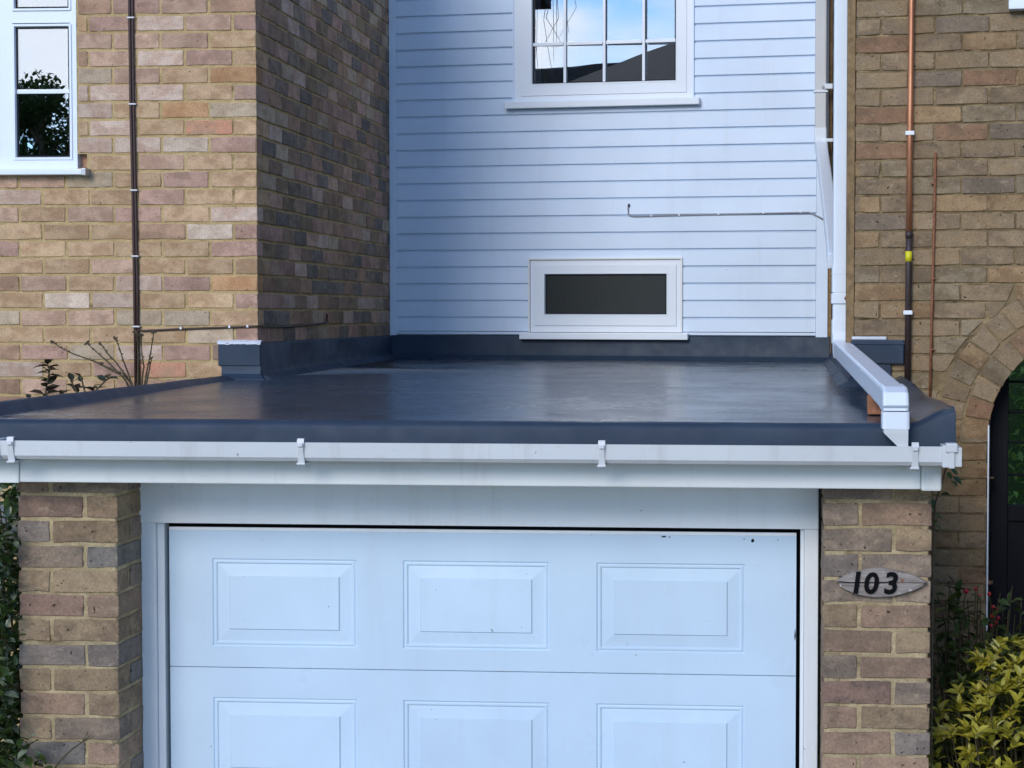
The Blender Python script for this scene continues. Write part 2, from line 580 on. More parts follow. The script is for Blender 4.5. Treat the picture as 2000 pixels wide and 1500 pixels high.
class Wall:
    """collects bricks; place() links the largest in view as objects of their own, the rest as one part"""
    def __init__(self):
        self.items = []
    def brick(self, mat_, L, H, D, mw, slant=None):
        # mat_: Matrix placing the brick in its parent's space; mw: parent's world matrix
        ctr = mw @ mat_ @ Vector((L / 2, 0, H / 2))
        px, py = to_px(ctr)
        self.items.append([mat_, L, H, D, slant, px, py])
    def place(self, parent, mats, weights, limit=300, bias=None):
        vis = [it for it in self.items if -60 < it[5] < 2060 and -40 < it[6] < 1540]
        rest = [it for it in self.items if not (-60 < it[5] < 2060 and -40 < it[6] < 1540)]
        if bias:
            vis.sort(key=bias)
        rest += vis[limit:]
        vis = vis[:limit]
        for (mt, L, H, D, sl_, px, py) in vis:
            m = M[rnd.choices(mats, weights)[0]]
            if sl_:
                vs_, fs_ = brick_mesh(L, H, D, rnd.randrange(9999), slant=sl_)
                me = MB().add(vs_, fs_).mesh('brick', m)
            else:
                me = brick_variant(L, H, D)
            o = bpy.data.objects.new('brick', me)
            COL.objects.link(o)
            o.parent = parent
            o.matrix_local = mt
            o.material_slots[0].link = 'OBJECT'
            o.material_slots[0].material = m
        if rest:
            mb = MB()
            for (mt, L, H, D, sl_, px, py) in rest:
                vs_, fs_ = brick_mesh(L, H, D, rnd.randrange(9999), slant=sl_ or (0, 0, 0, 0))
                mb.add([mt @ Vector(v) for v in vs_], fs_, mats.index(rnd.choices(mats, weights)[0]))
            o = mb.build('brickwork', mats, parent)
            tag(o, kind='stuff')

def T(x, y, z, rz=0):
    return Matrix.Translation((x, y, z)) @ Matrix.Rotation(rz, 4, 'Z')

def mortar_sheet(name, mat_, parent, u0, u1, z0, z1, frame, thick, res=.009, amp=.0028, holes=(), top=None, seed=0):
    """slab of mortar whose face is uneven; frame: Matrix with local x along the wall, -y outwards. holes: (u0,u1,z0,z1) or callables"""
    nu, nz = max(2, int((u1 - u0) / res)), max(2, int((z1 - z0) / res))
    mb = MB()
    vs, idx = [], {}
    for j in range(nz + 1):
        for i in range(nu + 1):
            u, z = u0 + (u1 - u0) * i / nu, z0 + (z1 - z0) * j / nz
            q = Vector((u * 38 + seed, z * 38, seed * .37))
            d = noise.noise(q) * amp + noise.noise(q * 3.1) * amp * .5
            if i in (0, nu):
                d = 0
            vs.append(frame @ Vector((u, d, z)))
    def hid(u, z):
        for h in holes:
            if callable(h):
                if h(u, z): return True
            elif h[0] < u < h[1] and h[2] < z < h[3]:
                return True
        return False
    fs = []
    w = nu + 1
    for j in range(nz):
        for i in range(nu):
            u, z = u0 + (u1 - u0) * (i + .5) / nu, z0 + (z1 - z0) * (j + .5) / nz
            if not hid(u, z):
                fs.append((j * w + i, j * w + i + 1, (j + 1) * w + i + 1, (j + 1) * w + i))
    me = bpy.data.meshes.new(name)
    # solid edges and back
    n = len(vs)
    if not holes:
        bk = [frame @ Vector(c) for c in ((u0, thick, z0), (u1, thick, z0), (u1, thick, z1), (u0, thick, z1))]
        vs += bk
        fs += [(n, n + 3, n + 2, n + 1), tuple([n, n + 1] + [i for i in range(nu, -1, -1)]), tuple([n + 2, n + 3] + [nz * w + i for i in range(nu + 1)]),
               tuple([n + 1, n + 2] + [j * w + nu for j in range(nz, -1, -1)]), tuple([n + 3, n] + [j * w for j in range(nz + 1)])]
    me.from_pydata([tuple(v) for v in vs], [], fs)
    me.materials.append(M[mat_])
    me.polygons.foreach_set('use_smooth', [True] * len(me.polygons))
    me.update()
    o = bpy.data.objects.new(name, me)
    COL.objects.link(o)
    o.parent = parent
    return o

GROUND = .15
# ================================================================== SETTING
g = MB()
g.add([(-150, -150, GROUND), (150, -150, GROUND), (150, 150, GROUND), (-150, 150, GROUND)], [(0, 1, 2, 3)])
tag(g.build('ground', 'grass'), 'rough grass ground around the houses', kind='structure')
g = MB()
g.add([(-3.5, -22, GROUND + .006), (6.0, -22, GROUND + .006), (6.0, -2.45, GROUND + .006), (-3.5, -2.45, GROUND + .006)], [(0, 1, 2, 3)])
tag(g.build('driveway', 'tarmac'), 'pale concrete driveway in front of the garage', kind='structure')
g = MB()
g.add([(-150, -27, GROUND + .008), (150, -27, GROUND + .008), (150, -22, GROUND + .008), (-150, -22, GROUND + .008)], [(0, 1, 2, 3)])
tag(g.build('road', 'asphalt'), 'grey road across the end of the drive', kind='structure')

# ================================================================== LEFT BRICK HOUSE
CH, JB = .080, .012
BL, BH, BD = .215, .068, .102
ZJ = 2.6866                       # a bed joint centre on the left house
LSIDE = 2.905
lh = thing('brick_house', 'pale buff brick house with white window at the left', 'house')
ID = Matrix.Identity(4)
WX0, WX1, WZ0, WZ1 = -1.62, -.847, 3.418, 4.86      # window opening
front = bpy.data.objects.new('front_wall', None)
fw = mortar_sheet('front_wall', 'mortar_l', lh, -2.6, -.0005, .1, 5.2, T(0, .0045, 0), .1, res=.008, amp=.0042, seed=1,
                  holes=[(WX0, WX1, WZ0, WZ1), (-.852, -.800, 3.425, 3.490), (-3, 3, 0, 2.0)])
bpy.data.objects.remove(front)
sw = mortar_sheet('side_wall', 'mortar_l', lh, .010, LSIDE, 2.2, 5.2, T(-.0055, 0, 0, math.pi / 2), .1, res=.012, amp=.004, seed=2)
core = MB().box(-2.6, WX0, .10, .3, .1, 5.2).box(WX1, -.10, .10, .3, .1, 5.2).box(WX0, WX1, .10, .3, .1, WZ0).box(WX0, WX1, .10, .3, WZ1, 5.2)
core.box(-2.6, -.10, .3, 6, .1, .3).box(-.30, -.10, .3, LSIDE + 1, .1, 5.2)
core.box(-2.6, -.006, .02, .10, .1, 2.0).box(-.1, -.006, .1, LSIDE, .1, 2.2)
core.build('inner_wall', 'mortar_l', lh)
W, WS = Wall(), Wall()
k0 = -9
mw = lh.matrix_world
for k in range(k0, 30):
    z = ZJ + k * CH + JB / 2
    typeA = (k % 2 == 0)          # stretcher seen on the front at the corner
    # front
    x = 0.0 if typeA else -(BD + JB)
    while x > -2.4:
        x0, x1 = x - BL, x
        segs = [(x0, x1)]
        if z + BH > WZ0 - .006 and z < WZ1:
            if x0 < WX1 and x1 > WX0:
                segs = []
                if x1 > WX1 + .03: segs.append((max(x0, WX1 + .008), x1))
                if x0 < WX0 - .03: segs.append((x0, min(x1, WX0 - .008)))
        for a, b in segs:
            if abs(z - (3.425)) < .03 and a < -.80 < b + .2 and a < -.79:
                a = -.797
                if b - a < .03: continue
            W.brick(T(a, 0, z), b - a, BH, BD, mw)
        x -= BL + JB
    # side
    y = (BD + JB) if typeA else 0.0
    while y < LSIDE - .03 and z > 2.45:
        Ls = min(BL, LSIDE - y)
        (W if y == 0 else WS).brick(T(0, y, z, math.pi / 2), Ls, BH, BD, mw)
        y += BL + JB
W.place(fw, ['L%d' % i for i in range(11)], [6, 5, 6, 5, 3, .8, 2.6, 4, .7, .35, 2.6], 300, bias=lambda it: it[5])
nfront = len([it for it in W.items if -60 < it[5] < 2060 and -40 < it[6] < 1540])
WS.place(sw, ['L0', 'L4', 'L7', 'L10', 'P0', 'P1', 'P2', 'P5', 'L1'], [4, 4, 3, 3, 5, 5, 4, 4, 2.5], max(60, 300 - nfront), bias=lambda it: it[5])  # greyer, darker brick mix puts the return wall's shade into its colour
# dark cavity of the broken brick beside the sill
MB().box(-.849, -.797, .045, .06, 3.428, 3.488).build('broken_brick', 'L5', fw)
# --- window of the left house
def casement(parent, o, front_y, name='window', mat_='upvc'):
    x0, x1, z0, z1 = o
    return MB().ring(o, (x0 + .05, x1 - .05, z0 + .05, z1 - .05), front_y, front_y + .07).build(name, mat_, parent)

win = MB()
win.ring((WX0, WX1, WZ0, WZ1), (WX0 + .035, WX1 - .030, WZ0 + .045, WZ1 - .04), .002, .072)
win.box(-1.222, -1.152, .004, .07, WZ0 + .045, WZ1 - .04)
win.box(WX0 + .035, -1.222, .004, .07, 4.094, 4.150).box(-1.152, WX1 - .030, .004, .07, 4.094, 4.150)
win = win.build('window', 'upvc', lh)
def light(parent, gx0, gx1, gz0, gz1, bw, y0, bar=None, glass='glass', bmat='upvc', skew=0):
    s = MB()
    # bevelled glazing bead
    o_, i_ = (gx0 - bw, gx1 + bw, gz0 - bw, gz1 + bw), (gx0, gx1, gz0, gz1)
    vs = []
    for (a, b, c, d), y in ((o_, y0), ((gx0 - .006, gx1 + .006, gz0 - .006, gz1 + .006), y0), (i_, y0 + .022), (o_, y0 + .05)):
        vs += [(a, y, c), (b, y, c), (b, y, d), (a, y, d)]
    fs = []
    for k in range(4):
        j = (k + 1) % 4
        fs += [(k, j, 4 + j, 4 + k), (4 + k, 4 + j, 8 + j, 8 + k), (j, k, 12 + k, 12 + j)]
    s.add(vs, fs)
    sash = s.build('sash', bmat, parent)
    pn = MB().box(gx0, gx1, y0 + .018, y0 + .024, gz0, gz1)
    pn.v = [(x, y + skew * (x - gx0), z) for x, y, z in pn.v]
    pn.build('pane', glass, parent)
    MB().ring((gx0 - .002, gx1 + .002, gz0 - .002, gz1 + .002), (gx0 + .004, gx1 - .004, gz0 + .004, gz1 - .004), y0 + .0135, y0 + .0175).build('gasket', 'black', parent)
    if bar:
        for b in bar:
            MB().bbox(*b, .002).build('glazing_bar', bmat, parent)
    return sash
light(win, -1.135, -.886, 3.477, 4.072, .016, -.004, [(-1.135, -.886, .009, .0165, 3.768, 3.788)])
light(win, -1.135, -.886, 4.165, 4.80, .015, -.004)
light(win, -1.57, -1.238, 3.477, 4.072, .016, -.004, [(-1.57, -1.238, .009, .0165, 3.768, 3.788)])
light(win, -1.57, -1.238, 4.165, 4.80, .015, -.004)
MB().bbox(-1.66, -.792, -.055, .03, 3.388, 3.413, .004).build('sill', 'upvc', win)
MB().bbox(-.808, -.786, -.058, .02, 3.384, 3.418, .003).build('sill_end_cap', 'clip', win)
room = MB()
room.box(-1.60, -.86, .9, .92, 3.3, 4.9).box(-1.62, -1.60, .101, .92, 3.3, 4.9).box(-.86, -.84, .101, .92, 3.3, 4.9).box(-1.6, -.86, .101, .92, 3.28, 3.3).box(-1.6, -.86, .101, .92, 4.9, 4.92)
room.build('room_interior', 'room', win)
def drape(x0, x1, y, z0, z1, waves, amp, lean=0):
    mb = MB()
    n = 24
    for i in range(n + 1):
        u = i / n
        for z, ln in ((z0, 0), (z1, lean)):
            mb.v.append((x0 + (x1 - x0) * u + ln, y + amp * math.sin(u * waves * 6.28), z))
    mb.f = [(2 * i, 2 * i + 2, 2 * i + 3, 2 * i + 1) for i in range(n)]
    mb.mi = [0] * n
    return mb
drape(-.935, -.905, .12, 3.42, 4.12, 2, .008, -.006).build('curtain', 'curtain', win)
drape(-.90, -.875, .10, 3.42, 4.12, 1, .004).build('blind', 'pale_curtain', win)
# roof of the left house (above the picture)
rf = MB()
rf.add([(-3.2, -.2, 5.1), (.06, -.2, 5.1), (.06, 3.6, 6.0), (-3.2, 3.6, 6.0), (-3.2, -.2, 5.2), (.06, -.2, 5.2), (.06, 3.6, 6.1), (-3.2, 3.6, 6.1)],
       [(0, 3, 2, 1), (4, 5, 6, 7), (0, 1, 5, 4), (1, 2, 6, 5), (2, 3, 7, 6), (3, 0, 4, 7)])
rf.build('roof', 'roof_tile', lh)

# ================================================================== WHITE CLAD BAY
PHI = .148
OY = LSIDE
bay = thing('house_bay', 'white horizontally boarded house bay with two windows above the flat roof', 'house', (0, OY, 0), -PHI)
BAYW = Matrix.Translation((0, OY, 0)) @ Matrix.Rotation(-PHI, 4, 'Z')
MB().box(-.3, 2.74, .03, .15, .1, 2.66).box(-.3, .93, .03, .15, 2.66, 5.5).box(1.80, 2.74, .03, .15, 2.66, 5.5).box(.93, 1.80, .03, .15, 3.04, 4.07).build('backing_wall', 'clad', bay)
HB, ZB0 = .10253, 4.57366
def board(t0, t1, z0, z1):
    """shiplap: flat face, top scoop tucked behind the board above"""
    h = z1 - z0
    prof = [(-.001, z0 + .003), (.0005, z0 + .0015), (.018, z0 + .0015), (.018, z1 + .004), (.014, z1 + .004), (.014, z1 - .003), (.012, z1 - .007), (.005, z1 - .010), (.0, z1 - .0115)]
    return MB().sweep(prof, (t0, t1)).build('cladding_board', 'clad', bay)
holes = [(.905, 1.843, 2.60, 3.078), (.812, 1.906, 4.0, 5.25)]
for k in range(-9, 19):
    z1 = ZB0 - k * HB
    z0 = z1 - HB
    if z0 > 5.4: continue
    z0 = max(z0, 2.640)
    spans = [(.047, 2.650)]
    for a, b, c, d in holes:
        if z1 - .03 > c and z0 + .03 < d:
            spans = [(.047, a - .002), (b + .002, 2.650)]
            if z1 - d > .012: board(a - .0015, b + .0015, d, z1)
            if c - z0 > .012: board(a - .0015, b + .0015, z0, c)
    for a, b in spans:
        board(a, b, z0, z1)
board(.047, .905, 2.6255, 2.6255 + .02) if False else None
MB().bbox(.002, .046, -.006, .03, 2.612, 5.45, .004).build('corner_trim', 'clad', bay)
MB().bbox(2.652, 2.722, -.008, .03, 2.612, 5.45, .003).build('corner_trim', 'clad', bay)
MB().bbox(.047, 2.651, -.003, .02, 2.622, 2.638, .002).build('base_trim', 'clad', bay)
MB().box(2.724, 2.742, .005, .06, 2.45, 5.45).build('timber_post', 'wood', bay)
# upper window
uw = MB().ring((.803, 1.914, 4.034, 5.24), (.860, 1.866, 4.076, 5.188), -.004, .05).build('window', 'upvc', bay)
MB().ring((.797, 1.920, 4.030, 5.246), (.806, 1.911, 4.039, 5.237), -.012, .01).build('trim_bead', 'clad', uw)
MB().ring((.852, 1.874, 4.068, 5.196), (.912, 1.816, 4.131, 5.14), -.010, .03).build('sash_frame', 'upvc', uw)
bars = [(t - .0085, t + .0085, -.0005, .0065, 4.143, 5.128) for t in (1.123, 1.367, 1.610)]
bars += [(a, b, -.0002, .0062, 4.367, 4.387) for a, b in ((.924, 1.1115), (1.1345, 1.3555), (1.3785, 1.5985), (1.6215, 1.804))]
bars += [(a, b, -.0002, .0062, 4.70, 4.72) for a, b in ((.924, 1.1115), (1.1345, 1.3555), (1.3785, 1.5985), (1.6215, 1.804))]
light(uw, .924, 1.804, 4.143, 5.128, .014, -.012, bars, skew=.052)      # pane skewed to steer its reflection past the left house wall
MB().bbox(.757, 1.958, -.050, .012, 3.990, 4.031, .004).build('sill', 'upvc', uw)
rm = MB().box(.8, 1.9, .8, .82, 4.0, 5.3).box(.78, .8, .12, .82, 4.0, 5.3).box(1.9, 1.92, .12, .82, 4.0, 5.3).box(.8, 1.9, .12, .82, 3.98, 4.0).box(.8, 1.9, .12, .82, 5.3, 5.32)
rm.build('room_interior', 'room', uw)
# lower window
lw = MB().ring((.908, 1.840, 2.634, 3.074), (.940, 1.808, 2.684, 3.038), -.004, .05).build('window', 'upvc', bay)
MB().ring((.896, 1.852, 2.638, 3.086), (.906, 1.842, 2.64, 3.076), -.016, .01).build('trim_bead', 'fascia', lw)
MB().ring((.934, 1.814, 2.678, 3.044), (.990, 1.764, 2.736, 2.996), -.012, .03).build('sash_frame', 'upvc', lw)
light(lw, 1.003, 1.751, 2.749, 2.984, .014, -.014, None, 'obscure')
MB().bbox(.850, 1.893, -.055, .012, 2.594, 2.633, .004).build('sill', 'upvc', lw)
rm = MB().box(.95, 1.8, .4, .42, 2.6, 3.1).build('room_interior', 'room', lw)
rf = MB()
rf.add([(-.3, -.12, 5.42), (3.15, -.12, 5.42), (3.15, 3, 6.5), (-.3, 3, 6.5), (-.3, -.12, 5.54), (3.15, -.12, 5.54), (3.15, 3, 6.62), (-.3, 3, 6.62)],
       [(0, 3, 2, 1), (4, 5, 6, 7), (0, 1, 5, 4), (1, 2, 6, 5), (2, 3, 7, 6), (3, 0, 4, 7)])
rf.build('roof', 'roof_tile', bay)

# ================================================================== RIGHT BRICK HOUSE (with arched passage)
rh = thing('brick_house', 'brown weathered brick house with an arched side passage at the right', 'house', (0, OY, 0), -PHI)
RN = -2.915
RC = 3.192                         # left corner
AT, AZ, AR = 4.219, 2.222, .463    # arch centre and intrados radius
RCH, RJ, RBH = .075, .010, .065
def in_arch(t, z, r):
    return (z > AZ and (t - AT) ** 2 + (z - AZ) ** 2 < r * r) or (z <= AZ and abs(t - AT) < r)
RW_X0, RW_Z0 = 3.85, 4.055
rw = mortar_sheet('front_wall', 'mortar_r', rh, RC + .0005, 5.4, .1, 5.4, T(0, RN + .0065, 0), .1, res=.009, amp=.005, seed=3,
                  holes=[lambda t, z: in_arch(t, z, AR + .004), (RW_X0, 5.1, RW_Z0, 5.2), (-9, 9, 0, .9)])
W = Wall()
rmw = BAYW
XR = AR + .23
for k in range(-42, 19):
    z = 4.003 + k * RCH + RJ / 2
    half = ((k + 6) % 2 == 1)
    t = RC if not half else RC
    first = True
    while t < 5.2:
        Lb = (BD if (half and first) else BL)
        first = False
        t0, t1 = t, t + Lb
        t += Lb + RJ
        zb, zt = z, z + RBH
        if zt > RW_Z0 - .02 and t1 > RW_X0 - .03:
            if t0 > RW_X0 - .05: continue
            t1 = RW_X0 - .01
        # cut against the arch
        def edge(zz):
            if zz <= AZ: return AR + .0
            d = zz - AZ
            rr = XR + .008
            return math.sqrt(rr * rr - d * d) if d < rr else -1
        eb, et = edge(zb), edge(zt)
        if zb < AZ: eb = et = AR
        if zb < AZ < zt: pass
        if max(eb, et) > 0:
            sl_ = None
            if t0 < AT:
                lb = AT - eb if eb > 0 else AT
                lt = AT - et if et > 0 else AT
                if et <= 0: lb = lt = AT - eb
                if max(lb, lt) - t0 < .055: continue
                if t1 > min(lb, lt):
                    lb, lt = max(lb, t0 + .024), max(lt, t0 + .024)
                    Ls = t1 - t0
                    sl_ = (0, 0, min(0, lb - t1), min(0, lt - t1))
                    W.brick(T(t0, RN, z), Ls, RBH, BD, rmw, sl_)
                    continue
            else:
                if t1 < AT + max(eb, et) + .03: continue
                if t0 < AT + max(eb, et): t0 = AT + max(eb, et)
        W.brick(T(t0, RN, z), t1 - t0, RBH, BD, rmw)
W.place(rw, ['R%d' % i for i in range(7)], [5, 5, 3.0, 4, 2.4, .5, 4], 300)
# arch rings
W = Wall()
for (r0, n) in ((AR, 19), (AR + .114, 24)):
    for i in range(n):
        a0 = math.pi * i / n
        am = math.pi * (i + .5) / n
        wdt = math.pi * r0 / n - .008
        wo = math.pi * (r0 + .102) / n - .008
        # brick local x = tangential, z = radial
        c, s = math.cos(am), math.sin(am)
        rot = Matrix(((s, 0, c, 0), (0, 1, 0, 0), (-c, 0, s, 0), (0, 0, 0, 1)))
        mt = Matrix.Translation((AT + r0 * c, RN - .001, AZ + r0 * s)) @ rot @ Matrix.Translation((-wdt / 2, 0, 0))
        d = (wo - wdt) / 2
        W.brick(mt, wdt, .102, BD, rmw, (0, -d, 0, d))
arch = MB()
na = 40
for i in range(na + 1):
    a = math.pi * i / na
    for rr, yy in ((AR + .004, RN + .005), (AR + .225, RN + .005), (AR + .004, RN + .24)):
        arch.v.append((AT + rr * math.cos(a), yy, AZ + rr * math.sin(a)))
for i in range(na):
    b = i * 3
    arch.f += [(b, b + 3, b + 4, b + 1), (b, b + 2, b + 5, b + 3)]
    arch.mi += [0, 0]
arch = arch.build('arch', 'mortar_r', rh)
W.place(arch, ['R%d' % i for i in range(7)], [5, 5, 2, 3, 3, .12, 4], 300)
rc = MB()
rc.box(RC + .12, AT - AR - .004, RN + .1, RN + .24, .1, AZ).box(AT + AR + .004, 5.4, RN + .1, RN + .24, .1, AZ)
rc.box(RC + .1, 5.4, RN + .1, RN + .24, AZ + AR + .23, 4.05).box(RC + .1, RW_X0, RN + .1, RN + .24, 4.05, 5.4).box(5.1, 5.4, RN + .1, RN + .24, 4.05, 5.4)
rc.box(AT - AR - .12, AT - AR - .004, RN + .24, -.3, .1, 3.2).box(AT + AR + .004, AT + AR + .12, RN + .24, -.3, .1, 3.2).box(AT - AR - .12, AT + AR + .12, RN + .24, -.3, 2.95, 3.2)
rc.box(AT - .75, AT - AR - .004, RN + .1, RN + .24, AZ, 2.95).box(AT + AR + .004, AT + .75, RN + .1, RN + .24, AZ, 2.95)
rc.build('inner_wall', 'mortar_r', rh)
MB().box(AT - AR + .0, AT - AR + .006, RN - .004, RN + .05, .6, AZ + .06).build('jamb_strip', 'upvc', rh)
# window at the top right
w2 = MB().ring((RW_X0, 5.1, RW_Z0, 5.2), (RW_X0 + .05, 5.05, RW_Z0 + .06, 5.15), RN + .01, RN + .08).build('window', 'upvc', rh)
light(w2, RW_X0 + .065, 5.03, RW_Z0 + .075, 5.13, .014, RN + .004)
MB().bbox(RW_X0 - .022, 5.13, RN - .06, RN + .03, 4.012, 4.05, .004).build('sill', 'upvc', w2)
MB().box(RW_X0, 5.1, RN + .6, RN + .62, 3.9, 5.3).build('room_interior', 'room', w2)
# return wall towards the bay, square to the left house
RX = 2.727
RY0 = -.4487
inv = BAYW.inverted()
ret = mortar_sheet('return_wall', 'mortar_r', rh, 0, 2.98, 2.2, 5.4, inv @ T(RX + .006, RY0 + 2.98, 0, -math.pi / 2), .08, res=.02, amp=.003, seed=5)
W = Wall()
for k in range(-19, 19):
    z = 4.003 + k * RCH + RJ / 2
    half = ((k + 6) % 2 == 1)
    y = RY0 + (.0 if half else BD + RJ)
    while y < RY0 + 2.9:
        Lb = BL
        W.brick(inv @ T(RX, y + Lb, z, -math.pi / 2), Lb, RBH, BD * .9, rmw)
        y += Lb + RJ
W.place(ret, ['R%d' % i for i in range(7)], [5, 5, 4, 3, 2.2, .6, 4], 120, bias=lambda it: -it[5])
rf = MB()
rf.add([(3.1, -3.1, 5.35), (8, -3.1, 5.35), (8, 1, 6.6), (3.1, 1, 6.6), (3.1, -3.1, 5.5), (8, -3.1, 5.5), (8, 1, 6.75), (3.1, 1, 6.75)],
       [(0, 3, 2, 1), (4, 5, 6, 7), (0, 1, 5, 4), (1, 2, 6, 5), (2, 3, 7, 6), (3, 0, 4, 7)])
rf.build('roof', 'roof_tile', rh)

# unseen forward wing, added at the right to shade the passage side
MB().box(6.6, 10.0, -8.6, RN + .2, .1, 5.0).build('added_shade_wing', 'R0', rh)
MB().add([(6.3, -9.0, 5.0), (10.3, -9.0, 5.0), (10.3, RN + .2, 5.0), (6.3, RN + .2, 5.0), (8.3, -9.0, 6.6), (8.3, RN + .2, 6.6)],
         [(0, 1, 4), (1, 2, 5, 4), (2, 3, 5), (3, 0, 4, 5), (0, 3, 2, 1)]).build('added_shade_roof', 'roof_tile', rh)

# timber batten between pipe and corner
MB().bbox(2.692, 2.7255, -.43, -.36, 2.62, 5.3, .003).build('timber_batten', 'wood', None)
tag(bpy.data.objects['timber_batten'], 'weathered brown timber batten beside the tall white drainpipe', 'batten')

# ================================================================== GARAGE
gar = thing('garage', 'white door garage with dark grey flat roof and two brick piers', 'garage')
YG, XL, XRp = -2.6034, .2852, 2.5439
YF = -2.38
ZG0 = 2.1649
PW = .329
def pier(name, x0, x1, inner, first_full_left, seed):
    wall = mortar_sheet(name, 'mortar_p', gar, x0 + .008, x1 - .008, GROUND, 2.235, T(0, YG + .0048, 0), .2, res=.007, amp=.0045, seed=seed)
    W = Wall()
    # inner reveal mortar is the slab's own side; add a sheet for it
    if inner == 'R':
        m2 = mortar_sheet('reveal_mortar', 'mortar_p', gar, .005, .30, GROUND, 2.235, T(x1 - .005, YG, 0, math.pi / 2), .05, res=.012, amp=.002, seed=seed + 7)
    else:
        m2 = mortar_sheet('reveal_mortar', 'mortar_p', gar, -.30, -.005, GROUND, 2.235, T(x0 + .005, YG, 0, -math.pi / 2), .05, res=.012, amp=.002, seed=seed + 7)
    for k in range(-1, 25):
        z = ZG0 - k * CH + JB / 2 - CH
        H = BH
        full_left = ((k % 2 == 0) == first_full_left)
        if z < GROUND: break
        w = x1 - x0
        if full_left:
            segs = [(x0, x0 + BL), (x0 + BL + JB, x1)]
        else:
            segs = [(x0, x1 - BL - JB), (x1 - BL, x1)]
        for i, (a, b) in enumerate(segs):
            D = BD if (b - a) > .15 else BL
            W.brick(T(a, YG, z), b - a, H, D, ID)
        # reveal bricks behind the corner brick
        right_full = not full_left
        if inner == 'R':
            y = YG + (BD if right_full else BL) + JB
            if right_full:
                W.brick(T(x1, y, z, math.pi / 2), .19, H, BD, ID)
            else:
                W.brick(T(x1, y, z, math.pi / 2), .08, H, BD, ID)
        else:
            left_full = full_left
            y = YG + (BD if left_full else BL) + JB
            L2 = .19 if left_full else .08
            W.brick(T(x0, y + L2, z, -math.pi / 2), L2, H, BD, ID)
    W.place(wall, ['P%d' % i for i in range(6)], [5, 4, 5, 1.4, 2, 5] if inner == 'R' else [5, 2.5, 5, .4, 2.4, 6], 300)
pier('pier', XL - PW, XL, 'R', True, 11)
pier('pier', XRp, XRp + .335, 'L', False, 12)
# side walls of the garage, behind the piers
MB().box(XL - PW + .01, XL - .02, YG + .21, -.02, GROUND, 2.34).build('side_wall', 'mortar_p', gar)
MB().box(XRp + .12, XRp + .325, YG + .21, -.55, GROUND, 2.34).build('side_wall', 'mortar_p', gar)
MB().box(XL, XRp, -1.4, -1.38, GROUND, 2.3).build('interior', 'black', gar)
# door frame
fr = MB()
fr.bbox(.279, 2.5345, YF - .006, YF + .05, 2.051, 2.236, .003)
fr.build('door_frame', 'frame', gar)
jl = MB().bbox(.282, .331, YF, YF + .06, GROUND, 2.0505, .003).bbox(.3315, .3565, YF + .018, YF + .07, GROUND, 2.0505, .003).build('jamb', 'frame', gar)
jr = MB().bbox(2.489, 2.5345, YF, YF + .06, GROUND, 2.0505, .003).bbox(2.4765, 2.4885, YF + .018, YF + .07, GROUND, 2.0505, .003).build('jamb', 'frame', gar)
MB().box(.286, 2.535, YF + .10, YF + .11, GROUND, 2.2).build('gap_shade_sheet', 'black', gar)  # black sheet stands in for the shade in the gaps round the door
# door with four sections of raised panels
YD = -2.352
DX0, DX1 = .3695, 2.4635
SH = .4675
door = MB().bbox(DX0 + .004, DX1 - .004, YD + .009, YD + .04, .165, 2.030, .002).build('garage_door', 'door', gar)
prof = [(0, 0), (.0045, .0050), (.0095, .0015), (.0135, .0015), (.0180, .0060), (.057, .0015), (.0605, -.0040)]
def section(z0, z1):
    mb = MB()
    pan = [(.516 + i * .6455, 1.006 + i * .6455) for i in range(3)]
    pz0, pz1 = z0 + .071, z1 - .101
    e = .0015
    xs = [DX0, *[q for a in pan for q in a], DX1]
    zs = [z0 + e, pz0, pz1, z1 - e]
    for i in range(len(xs) - 1):
        for j in range(3):
            if i % 2 == 1 and j == 1:
                continue
            mb.add([(xs[i], YD, zs[j]), (xs[i + 1], YD, zs[j]), (xs[i + 1], YD, zs[j + 1]), (xs[i], YD, zs[j + 1])], [(0, 1, 2, 3)])
    # rolled edges
    for z, s_ in ((z0 + e, -1), (z1 - e, 1)):
        mb.add([(DX0, YD, z), (DX1, YD, z), (DX1, YD + .008, z + s_ * .001), (DX0, YD + .008, z + s_ * .001)], [(0, 1, 2, 3)])
    for x, s_ in ((DX0, -1), (DX1, 1)):
        mb.add([(x, YD, z0 + e), (x, YD, z1 - e), (x, YD + .012, z1 - e), (x, YD + .012, z0 + e)], [(0, 1, 2, 3)])
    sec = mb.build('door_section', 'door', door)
    return sec, pan, pz0, pz1
for i in range(4):
    z1 = 2.0315 - i * SH
    sec, pan, pz0, pz1 = section(z1 - SH, z1)
    for a, b in pan:
        mb = MB()
        vs = []
        for ins, d in prof:
            vs += [(a + ins, YD + d, pz0 + ins), (b - ins, YD + d, pz0 + ins), (b - ins, YD + d, pz1 - ins), (a + ins, YD + d, pz1 - ins)]
        fs = []
        for q in range(len(prof) - 1):
            for c in range(4):
                e_ = (c + 1) % 4
                fs.append((q * 4 + c, q * 4 + e_, q * 4 + 4 + e_, q * 4 + 4 + c))
        n = (len(prof) - 1) * 4
        fs.append((n, n + 1, n + 2, n + 3))
        mb.add(vs, fs)
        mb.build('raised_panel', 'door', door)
MB().bbox(DX0, DX1, YD - .002, YD + .01, 2.024, 2.035, .002).build('top_seal', 'frame', door)
